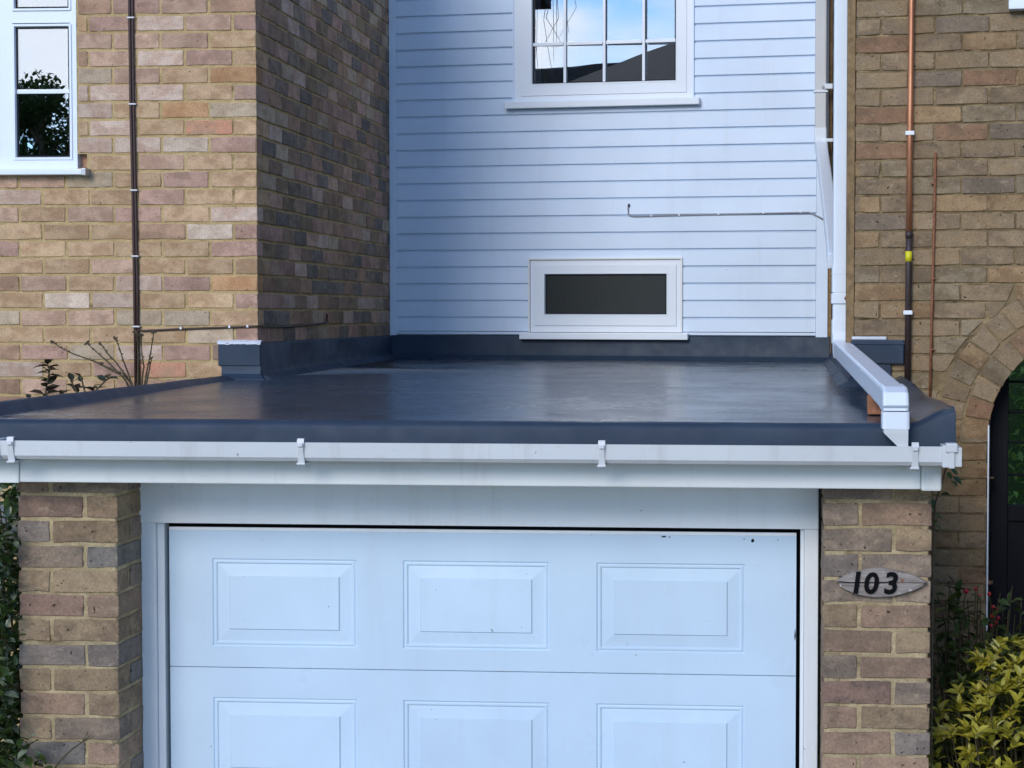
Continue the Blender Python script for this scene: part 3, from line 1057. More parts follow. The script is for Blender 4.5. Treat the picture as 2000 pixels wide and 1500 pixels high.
for (x, z, w, h) in ((2.02, 2.017, .020, .005), (2.045, 2.016, .006, .004), (2.315, 2.005, .012, .012), (2.29, 2.012, .006, .003), (2.458, 1.69, .005, .035), (2.40, 2.010, .005, .003)):
    MB().add([(x, YD - .0006, z), (x + w * .5, YD - .0006, z - h * .3), (x + w, YD - .0006, z + h * .2), (x + w * .6, YD - .0006, z + h * .9), (x + w * .2, YD - .0006, z + h * .6)], [(0, 1, 2, 3, 4)]).build('chipped_paint', 'black', door)
# fascia
YFA = -2.735
fa = MB().bbox(.020, 2.835, YFA, YFA + .02, 2.217, 2.352, .005).build('fascia', 'fascia', gar)
MB().bbox(-.16, .0185, YFA - .004, YFA + .016, 2.214, 2.352, .005).build('corner_cover', 'fascia', fa)
MB().bbox(2.836, 2.898, YFA - .004, YFA + .30, 2.212, 2.352, .008).build('corner_cover', 'fascia', fa)
MB().box(-.15, 2.88, YFA + .021, YG + .25, 2.236, 2.25).build('soffit', 'fascia', fa)
MB().bbox(-.16, -.142, YFA + .016, -.02, 2.214, 2.38, .004).build('side_fascia', 'fascia', fa)
for x in (.35, .79, 1.40, 2.28, 2.77):
    b = MB().tube([(x, YFA - .002, 2.280), (x, YFA + .004, 2.280)], .008, 10).build('nail_cap', 'fascia', fa)
# gutter: square-section channel
GY0, GY1, GZT, GZB = -2.865, -2.755, 2.357, 2.299
gp = [(GY0, GZT), (GY0 + .004, GZB + .012), (GY0 + .016, GZB), (GY1 - .012, GZB), (GY1, GZB + .012), (GY1, GZT), (GY1 - .003, GZT),
      (GY1 - .003, GZB + .013), (GY1 - .014, GZB + .003), (GY0 + .018, GZB + .003), (GY0 + .007, GZB + .014), (GY0 + .0035, GZT - .006), (GY0 + .010, GZT - .006), (GY0 + .010, GZT)]
gut = MB().sweep(gp, (-.20, 2.905)).build('gutter', 'gutter', gar)
MB().bbox(-.012, .012, GY0 - .005, GY1, GZB - .004, GZT + .004, .003).build('union', 'gutter', gut)
ue = MB().bbox(2.888, 2.915, GY0 - .006, GY1, GZB - .004, GZT + .004, .003)
ue.bbox(2.914, 2.946, GY0 - .003, GY1, GZB - .002, GZT - .002, .003).bbox(2.898, 2.932, GY0 - .016, GY0 + .03, GZT - .016, GZT + .011, .004).bbox(2.906, 2.924, GY0 - .012, GY0 + .004, GZB - .006, GZT - .01, .003)
ue.build('stop_end', 'gutter', gut)
for x in (.046, .953, 1.872, 2.806):
    b = MB()
    pts = [(GY0 + .012, GZT + .012), (GY0 - .004, GZT + .012), (GY0 - .0075, GZT), (GY0 - .006, GZT - .02), (GY0 - .0015, GZB + .02), (GY0 + .004, GZB - .006), (GY0 + .018, GZB - .016), (GY0 + .03, GZB - .016)]
    wd = [.010, .010, .011, .008, .0085, .011, .012, .012]
    vs = []
    for (y, z), w_ in zip(pts, wd):
        vs += [(x - w_ + .002, y, z), (x + w_ + .002, y, z), (x + w_ + .002, y + .005, z - .001), (x - w_ + .002, y + .005, z - .001)]
    fs = []
    for i in range(len(pts) - 1):
        for c in range(4):
            fs.append((i * 4 + c, i * 4 + (c + 1) % 4, i * 4 + 4 + (c + 1) % 4, i * 4 + 4 + c))
    fs += [(0, 1, 2, 3), (28, 29, 30, 31)]
    b.add(vs, fs)
    b.bbox(x - .006, x + .010, GY0 - .015, GY0 - .002, GZT - .012, GZT - .002, .002)
    b.bbox(x - .012, x + .014, GY0 - .002, YFA, GZB - .010, GZB - .004, .002)
    b.build('gutter_bracket', 'gutter', gut)

# ---- flat roof
def dz(y):
    return 2.416 + .0105 * (y + 2.78)
XE0, XE1, YE = -.155, 2.932, -2.785
def bay_pt(t, n=0):
    v = BAYW @ Vector((t, n, 0))
    return v.x, v.y
bx0, by0 = bay_pt(.0, -.004)
bx1, by1 = bay_pt(2.76, -.004)
bm = bmesh.new()
outline = [(XE0 + .03, YE + .02), (XE1 - .06, YE + .02), (XE1 - .06, -.455), (RX + .001, RY0 + .004), (RX + .001, by1), (bx0, by0), (.001, -.004), (XE0 + .03, -.004)]
vsb = [bm.verts.new((x, y, dz(y))) for x, y in outline]
bm.faces.new(vsb)
bmesh.ops.triangulate(bm, faces=bm.faces[:])
me = bpy.data.meshes.new('roof')
for _ in range(5):
    bmesh.ops.subdivide_edges(bm, edges=[e for e in bm.edges if e.calc_length() > .12], cuts=1)
bmesh.ops.triangulate(bm, faces=bm.faces[:])
for v in bm.verts:
    q = v.co
    e_ = min(1, max(0, (q.y - YE - .05) / .3))
    v.co.z += (noise.noise(Vector((q.x * 1.4, q.y * 1.1, 4))) * .0035) * e_
bmesh.ops.recalc_face_normals(bm, faces=bm.faces[:])
bm.to_mesh(me)
bm.free()
me.polygons.foreach_set('use_smooth', [True] * len(me.polygons))
me.materials.append(M['grp'])
deck = bpy.data.objects.new('flat_roof', me)
COL.objects.link(deck)
deck.parent = gar
# boards under the deck so it has a thickness
MB().box(XE0 + .02, XE1 - .02, YE + .03, -.5, 2.30, 2.385).build('roof_boards', 'wood', deck)
# front drip edge: rounded nose and face, rising at the right corner
mb = MB()
N_ = 60
pf = [(.085, .001), (.05, .002), (.022, .001), (.010, -.003), (.003, -.010), (0, -.020), (-.002, -.075), (.012, -.078), (.02, -.06)]
for i in range(N_ + 1):
    x = XE0 + (XE1 - XE0) * i / N_
    u = max(0, (x - (XE1 - .13)) / .13)
    lift = .053 * (u * u * (3 - 2 * u))
    ul = max(0, 1 - (x - XE0) / .06)
    lift += .03 * ul * ul
    for (dy, dzz) in pf:
        mb.v.append((x, YE + dy, dz(YE) + dzz + (lift if dzz > -.05 else 0) + noise.noise(Vector((x * 3, 1, dy * 9))) * .0016))
n = len(pf)
for i in range(N_):
    for j in range(n - 1):
        mb.f.append((i * n + j, (i + 1) * n + j, (i + 1) * n + j + 1, i * n + j + 1))
        mb.mi.append(0)
mb.f.append(tuple(range(n)))
mb.f.append(tuple(N_ * n + j for j in range(n)))
mb.mi += [0, 0]
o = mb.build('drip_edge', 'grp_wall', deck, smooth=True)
smooth_by_angle(o, 50)
# left kerb
mb = MB()
K = 24
for i in range(K + 1):
    u = i / K
    y = YE + .004 + (-.012 - YE) * u
    h = .046 - .028 * u
    b = dz(y)
    w = noise.noise(Vector((y * 2.5, 3, 1))) * .003
    for (x, z) in ((XE0, b - .09), (XE0 - .002, b + h - .012), (XE0 + .006, b + h - .002 + w), (XE0 + .022 + w, b + h + w), (XE0 + .036 + w, b + h - .006 + w), (XE0 + .058, b + .006), (XE0 + .075, b - .003)):
        mb.v.append((x, y, z))
for i in range(K):
    for j in range(6):
        mb.f.append((i * 7 + j, (i + 1) * 7 + j, (i + 1) * 7 + j + 1, i * 7 + j + 1))
        mb.mi.append(0)
mb.f += [tuple(range(7)), tuple(K * 7 + j for j in range(7))]
mb.mi += [0, 0]
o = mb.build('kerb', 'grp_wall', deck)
smooth_by_angle(o, 55)
# right kerb, higher and rounded, dipping towards the middle
mb = MB()
for i in range(K + 1):
    u = i / K
    y = YE + .004 + (-.50 - YE) * u
    h = .052 - .012 * math.sin(u * 3.14) + .004 * math.sin(u * 11)
    b = dz(y)
    for (x, z) in ((XE1 - .105, b - .003), (XE1 - .085, b + .006), (XE1 - .045, b + h * .62), (XE1 - .018, b + h * .95), (XE1 - .004, b + h), (XE1 + .003, b + h - .012), (XE1 + .004, b - .09)):
        mb.v.append((x, y, z))
for i in range(K):
    for j in range(6):
        mb.f.append((i * 7 + j, (i + 1) * 7 + j, (i + 1) * 7 + j + 1, i * 7 + j + 1))
        mb.mi.append(0)
mb.f += [tuple(range(7)), tuple(K * 7 + j for j in range(7))]
mb.mi += [0, 0]
o = mb.build('kerb', 'grp', deck)
smooth_by_angle(o, 60)
# upstands: left house front, left house side, bay, return, right house box
def upstand(pts, ztop, thick=.014, fillet=.05, name='upstand', mat_='grp_wall'):
    """pts: two plan points along a wall; the wall lies to the left-hand side of the direction"""
    a, b = Vector((*pts[0], 0)), Vector((*pts[1], 0))
    d = (b - a).normalized()
    nrm = Vector((d.y, -d.x, 0))           # away from the wall
    mb = MB()
    n = max(2, int((b - a).length / .08))
    for i in range(n + 1):
        p_ = a + (b - a) * i / n
        zb = dz(p_.y)
        wv = noise.noise(Vector((p_.x * 2, p_.y * 2, 2))) * .0008
        zt = ztop + wv
        for off, z in ((.0, zt + .002), (thick * .7, zt), (thick + wv, zt - .006), (thick + wv, zb + fillet), (thick + fillet * .25, zb + fillet * .45), (thick + fillet * .9, zb + .004), (thick + fillet * 1.2, zb - .004), (0, zb - .02)):
            q = p_ + nrm * off
            mb.v.append((q.x, q.y, z))
    for i in range(n):
        for j in range(8):
            jj = (j + 1) % 8
            mb.f.append((i * 8 + j, (i + 1) * 8 + j, (i + 1) * 8 + jj, i * 8 + jj))
            mb.mi.append(0)
    mb.f += [tuple(range(8)), tuple(n * 8 + j for j in range(8))]
    mb.mi += [0, 0]
    o_ = mb.build(name, mat_, deck)
    smooth_by_angle(o_, 35)
    return o_
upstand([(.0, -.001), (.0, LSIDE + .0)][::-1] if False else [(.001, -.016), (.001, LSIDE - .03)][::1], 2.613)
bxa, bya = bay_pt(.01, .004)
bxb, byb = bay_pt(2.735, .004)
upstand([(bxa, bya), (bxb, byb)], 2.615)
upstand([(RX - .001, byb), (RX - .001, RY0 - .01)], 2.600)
# left box flashing on the front of the left house, two tiers
MB().bbox(-.182, .016, -.020, .003, 2.506, 2.612, .004).build('flashing_box', 'grp_wall', deck)
mb = MB()
pr = [(.002, 2.5045), (-.026, 2.5045), (-.028, 2.487), (-.034, 2.470), (-.075, dz(0) + .002), (-.078, dz(0) - .02), (.002, dz(0) - .02)]
mb.v = [(-.163 + (.018 if i > 3 else 0), y, z) for i, (y, z) in enumerate(pr)] + [(.020 + (.028 if i > 3 else 0), y, z) for i, (y, z) in enumerate(pr)]
n = len(pr)
mb.f = [(k, (k + 1) % n, n + (k + 1) % n, n + k) for k in range(n)] + [tuple(range(n)), tuple(range(n, 2 * n))]
mb.mi = [0] * len(mb.f)
o = mb.build('flashing_base', 'grp_wall', deck)
mb = MB()
for i in range(21):
    x = -.186 + .204 * i / 20
    a = noise.noise(Vector((x * 40, 0, 7))) * .006
    mb.v += [(x, .003, 2.626 + a), (x, -.016, 2.617 + a * .5), (x, -.0225, 2.606 + a)]
for i in range(20):
    b = i * 3
    mb.f += [(b, b + 3, b + 4, b + 1), (b + 1, b + 4, b + 5, b + 2)]
    mb.mi += [0, 0]
mb.build('sealant_bead', 'mastic', deck)
# right box flashing on the right house (in the turned frame)
def bm_pt(t, n, z):
    v = BAYW @ Vector((t, n, z))
    return (v.x, v.y, v.z)
def turned_box(t0, t1, n0, n1, z0, z1, b, name, mat_):
    o_ = MB().bbox(t0, t1, n0, n1, z0, z1, b)
    o_.v = [bm_pt(*v) for v in o_.v]
    return o_.build(name, mat_, deck)
turned_box(RC - .012, 3.404, RN - .030, RN + .003, 2.538, 2.640, .005, 'flashing_box', 'grp_wall')
turned_box(RC - .008, 3.350, RN - .020, RN + .003, 2.40, 2.5375, .004, 'flashing_base', 'grp_wall')
turned_box(RC - .016, 3.408, RN - .034, RN + .003, 2.620, 2.628, .002, 'flashing_lip', 'grp_wall')
turned_box(RC - .010, 3.33, RN - .022, RN + .003, 2.6405, 2.654, .004, 'sealant_bead', 'mastic')

# ================================================================== PIPES AND CABLES
PWD = .072
dp = thing('drainpipe', 'tall white square drainpipe running down the corner and over the flat roof', 'drainpipe', (2.676, -.22, 2.6))
inv_dp = Matrix.Translation((-2.676, .22, -2.6))
def part(mb, name, mat_, parent, off):
    mb.v = [(x - off[0], y - off[1], z - off[2]) for x, y, z in mb.v]
    return mb.build(name, mat_, parent)
DO = (2.676, -.22, 2.6)
PX, PY = 2.676, -.22
up = part(MB().beam([(PX, PY, 5.3), (PX, PY, 2.64)], PWD, PWD), 'upper_pipe', 'upvc', dp, DO)
part(MB().beam([(PX, PY, 2.96), (PX, PY, 2.845)], PWD + .008, PWD + .008), 'socket', 'upvc', dp, DO)
part(MB().beam([(PX, PY, 2.93), (PX, PY, 2.925)], PWD + .012, PWD + .012), 'socket_rim', 'upvc', dp, DO)
part(MB().beam([(PX, PY, 2.725), (PX, PY, 2.622)], PWD + .008, PWD + .008), 'elbow_socket', 'upvc', dp, DO)
EX, EY = 2.752, -2.815
part(MB().beam([(PX, PY - .012, 2.655), (PX + .002, PY - .03, 2.612), (PX + .004, PY - .075, 2.590)], PWD + .004, PWD + .004), 'elbow', 'upvc', dp, DO)
part(MB().beam([(PX + .002, PY - .04, 2.598), (EX, EY + .03, 2.492)], PWD, PWD), 'sloping_pipe', 'upvc', dp, DO)
part(MB().beam([(EX - .002, EY + .14, 2.4975), (EX, EY + .040, 2.493), (EX, EY + .010, 2.484), (EX, EY, 2.462)], PWD + .006, PWD + .006).beam([(EX, EY + .001, 2.470), (EX, EY + .001, 2.462)], PWD + .004, PWD + .004), 'front_elbow', 'upvc', dp, DO)
part(MB().beam([(EX, EY - .002, 2.4590), (EX, EY - .002, 2.408)], PWD + .010, PWD + .010), 'lower_socket', 'upvc', dp, DO)
sh = MB()
w = PWD / 2
a_, b_ = EY - .04 - .004, EY + .034
sh.add([(EX - w, a_, 2.409), (EX + w, a_, 2.409), (EX + w, b_, 2.409), (EX - w, b_, 2.409), (EX - w, a_, 2.396), (EX + w, a_, 2.396), (EX + w, b_, 2.396), (EX - w, b_, 2.396),
        (EX + w * .15, a_ + .004, 2.356), (EX + w, a_ + .004, 2.356), (EX + w, b_ - .02, 2.356), (EX + w * .15, b_ - .02, 2.356)],
       [(0, 1, 2, 3), (0, 4, 5, 1), (1, 5, 6, 2), (2, 6, 7, 3), (3, 7, 4, 0), (4, 8, 9, 5), (5, 9, 10, 6), (6, 10, 11, 7), (7, 11, 8, 4)])
part(sh, 'shoe', 'gutter', dp, DO)
br = MB().bbox(PX - .042, PX + .046, PY - .045, PY + .045, 2.795, 2.840, .003).bbox(PX + .044, PX + .062, PY - .028, PY + .02, 2.806, 2.830, .003)
part(br, 'bracket', 'upvc', dp, DO)
part(MB().tube([(PX + .022, PY - .047, 2.818), (PX + .022, PY - .040, 2.818)], .009, 12), 'bracket_screw', 'rust', dp, DO)

P2 = (2.645, 2.43, 3.8)
dp2 = thing('drainpipe', 'thinner looking white drainpipe at the back corner of the boarded bay', 'drainpipe', P2)
def o2(mb, name, mat_): return part(mb, name, mat_, dp2, P2)
X2, Y2 = 2.643, 2.43
o2(MB().beam([(X2, Y2, 5.3), (X2, Y2, 3.80)], .066, .066), 'upper_pipe', 'gutter')
o2(MB().beam([(X2, Y2, 3.83), (X2, Y2, 3.765), (X2 + .003, Y2 - .02, 3.725), (X2 + .006, Y2 - .06, 3.705)], .071, .071), 'elbow', 'upvc')
o2(MB().beam([(X2 + .006, Y2 - .04, 3.715), (X2 + .012, -.16, 2.985)], .066, .066), 'sloping_pipe', 'upvc')
o2(MB().beam([(X2 + .012, .02, 3.045), (X2 + .012, -.15, 2.985)], .074, .074), 'branch_socket', 'upvc')
bk = MB().bbox(X2 - .042, X2 + .04, Y2 - .04, Y2 + .02, 4.033, 4.045, .002).bbox(X2 + .020, X2 + .068, Y2 - .045, Y2 - .01, 4.052, 4.082, .003)
o2(bk, 'bracket', 'upvc')
o2(MB().tube([(X2 + .012, Y2 - .05, 4.066), (X2 + .012, Y2 - .034, 4.066)], .008, 10), 'bracket_screw', 'clip')
o2(MB().bbox(X2 + .020, X2 + .072, Y2 - .06, Y2 - .02, 3.745, 3.765, .003), 'lower_bracket', 'upvc')

# gas pipe on the right house (turned frame)
def turned(mb):
    mb.v = [bm_pt(*v) for v in mb.v]
    return mb
def tpart(mb, name, mat_, parent, smooth=False):
    turned(mb)
    return mb.build(name, mat_, parent, smooth)
gp_ = thing('gas_pipe', 'copper gas pipe with brown painted lower half on the right brick wall', 'pipe')
PN = RN - .024
tpart(MB().tube([(3.428, PN, 5.3), (3.427, PN, 4.1), (3.4235, PN, 3.5), (3.422, PN, 3.085)], .0125, 12), 'copper_tube', 'copper', gp_, True)
tpart(MB().tube([(3.422, PN, 3.09), (3.4215, PN, 2.96), (3.420, PN, 2.42)], [.0135] * 3, 12), 'painted_tube', 'brown_pipe', gp_, True)
tpart(MB().tube([(3.4221, PN, 3.10), (3.4220, PN, 3.07)], .0155, 12), 'joint_collar', 'brown_pipe', gp_, True)
tpart(MB().tube([(3.4215, PN, 3.015), (3.4212, PN, 2.972)], .0145, 12), 'yellow_tape', 'yellow', gp_, True)
for z, t in ((3.512, 3.4238), (2.756, 3.4208), (4.6, 3.428)):
    tpart(MB().bbox(t - .019, t + .019, PN - .016, RN, z - .009, z + .009, .003), 'pipe_clip', 'white_clip', gp_)
tp = thing('small_pipe', 'thin rusty pipe fixed beside the copper gas pipe', 'pipe')
tpart(MB().tube([(3.530, RN - .006, 3.43), (3.529, RN - .008, 3.36), (3.526, RN - .012, 3.1), (3.519, RN - .010, 2.75), (3.513, RN - .010, 2.36)], .0058, 8), 'tube', 'rust', tp, True)
for z in (3.30, 2.9, 2.6):
    tpart(MB().bbox(3.512, 3.534, RN - .016, RN, z - .003, z + .003, .001), 'pipe_clip', 'rust', tp)
# sealant splashes round the gas pipe joint
# brown twin cable on the left house
cb = thing('cable', 'brown twin cable clipped down the left brick wall', 'cable')
for dx, nm in ((-.007, 'wire'), (.007, 'wire')):
    MB().tube([(-.588 + dx, -.007, 5.2), (-.583 + dx, -.007, 4.1), (-.581 + dx, -.008, 3.7), (-.576 + dx * .9, -.007, 3.3), (-.572 + dx, -.007, 2.9), (-.569 + dx, -.007, 2.3)], .0068, 8).build(nm, 'brown_cable', cb, True)
MB().tube([(-.566, -.008, 2.69), (-.562, -.008, 2.673), (-.54, -.008, 2.667), (-.36, -.007, 2.676), (-.13, -.007, 2.684), (-.012, -.008, 2.689), (.0075, -.004, 2.6895), (.0085, .015, 2.689), (.006, .5, 2.683), (.006, 1.22, 2.697), (.007, 1.285, 2.705), (.006, 1.29, 2.745)],
          .0048, 8).build('branch_wire', 'brown_cable', cb, True)
for z in (4.111, 3.714, 3.317, 3.012, 2.686, 4.5):
    x = -.583 + (4.1 - z) * .009
    MB().bbox(x - .018, x + .018, -.0165, .0, z - .004, z + .004, .002).build('cable_clip', 'clip', cb)
for x in (-.36, -.13, -.045):
    MB().bbox(x - .005, x + .005, -.014, .0, 2.674 + (x + .36) * .03, 2.686 + (x + .36) * .03, .002).build('cable_clip', 'white_clip', cb)
c2 = thing('cable', 'thin grey cable stub running along the white cladding', 'cable')
tpart(MB().tube([(1.524, -.012, 3.405), (1.518, -.008, 3.385), (1.519, -.007, 3.35), (1.53, -.007, 3.337), (1.56, -.007, 3.333), (1.9, -.007, 3.3385), (2.3, -.007, 3.343), (2.607, -.008, 3.346), (2.63, -.013, 3.340), (2.70, -.013, 3.300)], .0042, 8), 'wire', 'grey_cable', c2, True)
for t in (1.66, 1.83, 2.07, 2.34, 2.56):
    tpart(MB().bbox(t - .006, t + .006, -.013, .0, 3.330 + (t - 1.6) * .014, 3.342 + (t - 1.6) * .014, .002), 'cable_clip', 'white_clip', c2)
tpart(MB().tube([(1.525, -.013, 3.408), (1.521, -.010, 3.392)], .0058, 8), 'cable_end', 'brown_cable', c2, True)

# ================================================================== SMALL THINGS
lb = MB()
vs_, fs_ = brick_mesh(.10, .062, .2, 77)
lb.add(vs_, fs_)
lbo = lb.build('loose_brick', 'R5', None)
lbo.location = (2.690, -2.345, dz(-2.3) + .001)
lbo.rotation_euler = (0, 0, math.radians(-4))
tag(lbo, 'loose red brick propping the white drainpipe on the flat roof', 'brick')

# number plaque
pq = thing('house_number_plaque', 'weathered grey wooden plaque with black number 103 on right pier', 'plaque', (2.7245, YG - .001, 1.912))
def outline_pts():
    top, bot = [], []
    n = 22
    for i in range(n + 1):
        u = i / n
        x = -.142 + .284 * u
        h = math.sin(math.pi * min(1, u * 1.08 if u < .46 else .5 + (u - .46) / .54 * .5)) ** .72
        w = noise.noise(Vector((u * 9, 2, 0))) * .0022
        top.append((x, .046 * h + w + .002))
        bot.append((x, -.047 * h + w * .6 + .001 + (.004 * u)))
    return top, bot
tp_, bt_ = outline_pts()
def plate(poly, y0, y1, b, name):
    """flat board with a worn chamfered front edge; poly in xz counter-clockwise"""
    cx_ = sum(p_[0] for p_ in poly) / len(poly)
    cz_ = sum(p_[1] for p_ in poly) / len(poly)
    n = len(poly)
    mb = MB()
    vs = []
    for (x, z) in poly:
        d = Vector((cx_ - x, cz_ - z))
        d = d.normalized() * min(b, d.length * .4)
        vs.append((x + d.x, y0, z + d.y))
    vs += [(x, y0 + b, z) for x, z in poly] + [(x, y1, z) for x, z in poly]
    fs = [tuple(range(n)), tuple(range(2 * n, 3 * n))]
    for k in range(n):
        j = (k + 1) % n
        fs += [(k, j, n + j, n + k), (n + k, n + j, 2 * n + j, 2 * n + k)]
    mb.add(vs, fs)
    return mb.build(name, 'plaque', pq)
# the board is split by a crack from the left tip to its middle
crack = [(-.132, .0035), (-.10, .0005), (-.06, .0012), (-.02, .0004), (.025, .0018)]
upper = [(x, z) for x, z in tp_ if x > -.139][::-1] + [(-.139, .004)] + [(x, z + .0022) for x, z in crack] + [(.06, .003), (.1415, .003)]
lower = [(x, z) for x, z in bt_ if x > -.139] + [(.1415, .0028), (.06, .0028)] + [(x, z - .0014) for x, z in crack[::-1]]
plate(upper, -.022, 0, .004, 'board')
plate(lower, -.021, 0, .004, 'board')
MB().box(-.12, .12, -.006, -.002, -.012, .014).build('backing', 'black', pq)
for ch, x, sc in (('1', -.103, .094), ('0', -.057, .090), ('3', .004, .092)):
    cu = bpy.data.curves.new('digit', 'FONT')
    cu.body = ch
    cu.size = sc
    cu.extrude = .0022
    cu.offset = .0017
    cu.bevel_depth = .0006
    cu.shear = .13
    tmp = bpy.data.objects.new('digit_tmp', cu)
    COL.objects.link(tmp)
    dg = bpy.context.evaluated_depsgraph_get()
    me = bpy.data.meshes.new_from_object(tmp.evaluated_get(dg))
    bpy.data.objects.remove(tmp, do_unlink=True)
    me.materials.clear()
    me.materials.append(M['digit'])
    o = bpy.data.objects.new('digit', me)
    COL.objects.link(o)
    o.parent = pq
    o.location = (x, -.0250, -.029)
    o.rotation_euler = (math.pi / 2, 0, 0)
MB().tube([(.064, -.0235, .010), (.064, -.020, .010)], .005, 10).build('screw', 'rust', pq)

# pale rounded pipe beside the left pier
wp = MB().tube([at_y(-40, 1000, -2.35), at_y(-8, 1002, -2.35), at_y(14, 1012, -2.35), at_y(24, 1030, -2.35), at_y(27, 1060, -2.35)], [.034, .034, .033, .030, .026], 14)
wpo = wp.build('waste_pipe', 'gutter', None, True)
tag(wpo, 'pale grey rounded pipe bend beside the left brick pier', 'pipe')

# side gate in the arch
gt = thing('side_gate', 'black iron side gate with open bars above a solid panel', 'gate', (0, OY, 0), -PHI)
GN = RN + .16
g0, g1 = AT - AR + .006, AT + AR - .006
MB().bbox(g0, g0 + .075, GN, GN + .05, .25, 2.62, .004).build('stile', 'iron', gt)
MB().bbox(g1 - .075, g1, GN, GN + .05, .25, 2.62, .004).build('stile', 'iron', gt)
MB().bbox(g0 + .0755, g1 - .0755, GN + .005, GN + .045, 1.86, 1.93, .004).build('rail', 'iron', gt)
MB().bbox(g0 + .0755, g1 - .0755, GN + .005, GN + .045, .25, .33, .004).build('rail', 'iron', gt)
MB().bbox(g0 + .0755, g1 - .0755, GN + .018, GN + .03, .3305, 1.8595, .003).build('panel', 'iron', gt)
for z in (2.06, 2.20, 2.33, 2.46, 2.58):
    MB().tube([(g0 + .07, GN + .025, z), (g1 - .07, GN + .025, z)], .0055, 8).build('bar', 'iron', gt)
for t in (g0 + .155, g0 + .31, g0 + .465, g0 + .62, g0 + .77):
    MB().tube([(t, GN + .038, 1.9), (t, GN + .038, 2.60)], .0055, 8).build('bar', 'iron', gt)

# ================================================================== PLANTS
def leaf_shape(length, width, fold=.25, droop=.15):
    """pointed leaf along +x, normal +z : 8 vertices, 6 triangles-ish"""
    L, w = length, width / 2
    return [(0, 0, 0), (L * .3, w * .8, fold * w), (L * .3, 0, -.02 * L), (L * .3, -w * .8, fold * w), (L * .65, w * .75, fold * w - droop * L * .3),
            (L * .65, 0, -droop * L * .35), (L * .65, -w * .75, fold * w - droop * L * .3), (L, 0, -droop * L)], \
           [(0, 2, 1), (0, 3, 2), (1, 2, 5, 4), (2, 3, 6, 5), (4, 5, 7), (5, 6, 7)]

def leaf_matrix(pos, direction, r):
    d = Vector(direction).normalized()
    up_ = Vector((r.uniform(-.5, .5), r.uniform(-.6, .2), 1))
    y = up_.cross(d)
    if y.length < 1e-3: y = Vector((0, 1, 0))
    y.normalize()
    z = d.cross(y)
    m = Matrix(((d.x, y.x, z.x, pos[0]), (d.y, y.y, z.y, pos[1]), (d.z, y.z, z.z, pos[2]), (0, 0, 0, 1)))
    return m

def leaves(mats_list, name, mat_, parent, shape, kind='stuff'):
    vs0, fs0 = shape
    mb = MB()
    for m in mats_list:
        mb.add([m @ Vector(v) for v in vs0], fs0)
    me = bpy.data.meshes.new(name)
    me.from_pydata(mb.v, [], mb.f)
    me.materials.append(M[mat_])
    me.polygons.foreach_set('use_smooth', [True] * len(me.polygons))
    o = bpy.data.objects.new(name, me)
    COL.objects.link(o)
    o.parent = parent
    if kind: o['kind'] = kind
    return o

def leaf_objects(mats_list, mat_, parent, shape, jitter, r):
    me = MB().add(*shape).mesh('leaf', mat_)
    me.polygons.foreach_set('use_smooth', [True] * len(me.polygons))
    for m in mats_list:
        o = bpy.data.objects.new('leaf', me)
        COL.objects.link(o)
        o.parent = parent
        s = r.uniform(*jitter)
        o.matrix_local = m @ Matrix.Scale(s, 4)

# --- golden shrub at the lower right
r = random.Random(5)
gs = thing('shrub', 'yellow green leafy shrub beside the right garage pier', 'shrub', (3.22, -2.25, GROUND))
shoots, gm = [], []
base = Vector((3.22, -2.25, GROUND))
stems = MB()
for i in range(520):
    th, rr = r.uniform(0, 6.283), math.sqrt(r.random())
    x, y = 3.28 + .40 * rr * math.cos(th), -2.22 + .36 * rr * math.sin(th)
    topz = 1.66 - .30 * rr * rr + .10 * noise.noise(Vector((x * 5, y * 5, 1))) + .06 * (x - 3.2)
    z = topz - r.random() ** 1.6 * .55
    p_ = Vector((x, y, z))
    ax = Vector((r.uniform(-.55, .55) + (x - 3.26) * .7, r.uniform(-.7, .3) - .15, 1.0)).normalized()
    shoots.append((p_, ax, (topz - z)))
shoots.sort(key=lambda s: s[0].y + s[2] * .6)
for n_, (p_, ax, dep) in enumerate(shoots):
    a = ax.cross(Vector((1, 0, .2))).normalized()
    b = ax.cross(a)
    k = r.randint(6, 9)
    ph = r.uniform(0, 6.28)
    for j in range(k):
        an = ph + j * 2.4
        spread = .35 + .9 * (1 - j / k)
        d = (ax * (1 - spread * .25) + (a * math.cos(an) + b * math.sin(an)) * spread).normalized()
        gm.append((leaf_matrix(p_ - base + ax * (.028 * j / k), d, r), n_))
    if n_ % 3 == 0:
        q = Vector((3.24 + (p_.x - 3.24) * .35, -2.2 + (p_.y + 2.2) * .35, .5))
        mid = (p_ + q) / 2 + Vector((r.uniform(-.03, .03), r.uniform(-.03, .03), 0))
        stems.tube([q - base, mid - base, p_ - base], [.006, .004, .002], 5)
stems.build('stem', 'twig', gs)
LS = leaf_shape(.044, .023, .3, .3)
leaf_objects([m for m, n_ in gm[:290]], 'leaf_gold', gs, LS, (.8, 1.25), r)
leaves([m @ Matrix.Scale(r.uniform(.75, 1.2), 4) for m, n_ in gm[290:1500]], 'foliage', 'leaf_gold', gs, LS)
leaves([m @ Matrix.Scale(r.uniform(.75, 1.2), 4) for m, n_ in gm[1500:]], 'foliage', 'leaf_olive', gs, LS)

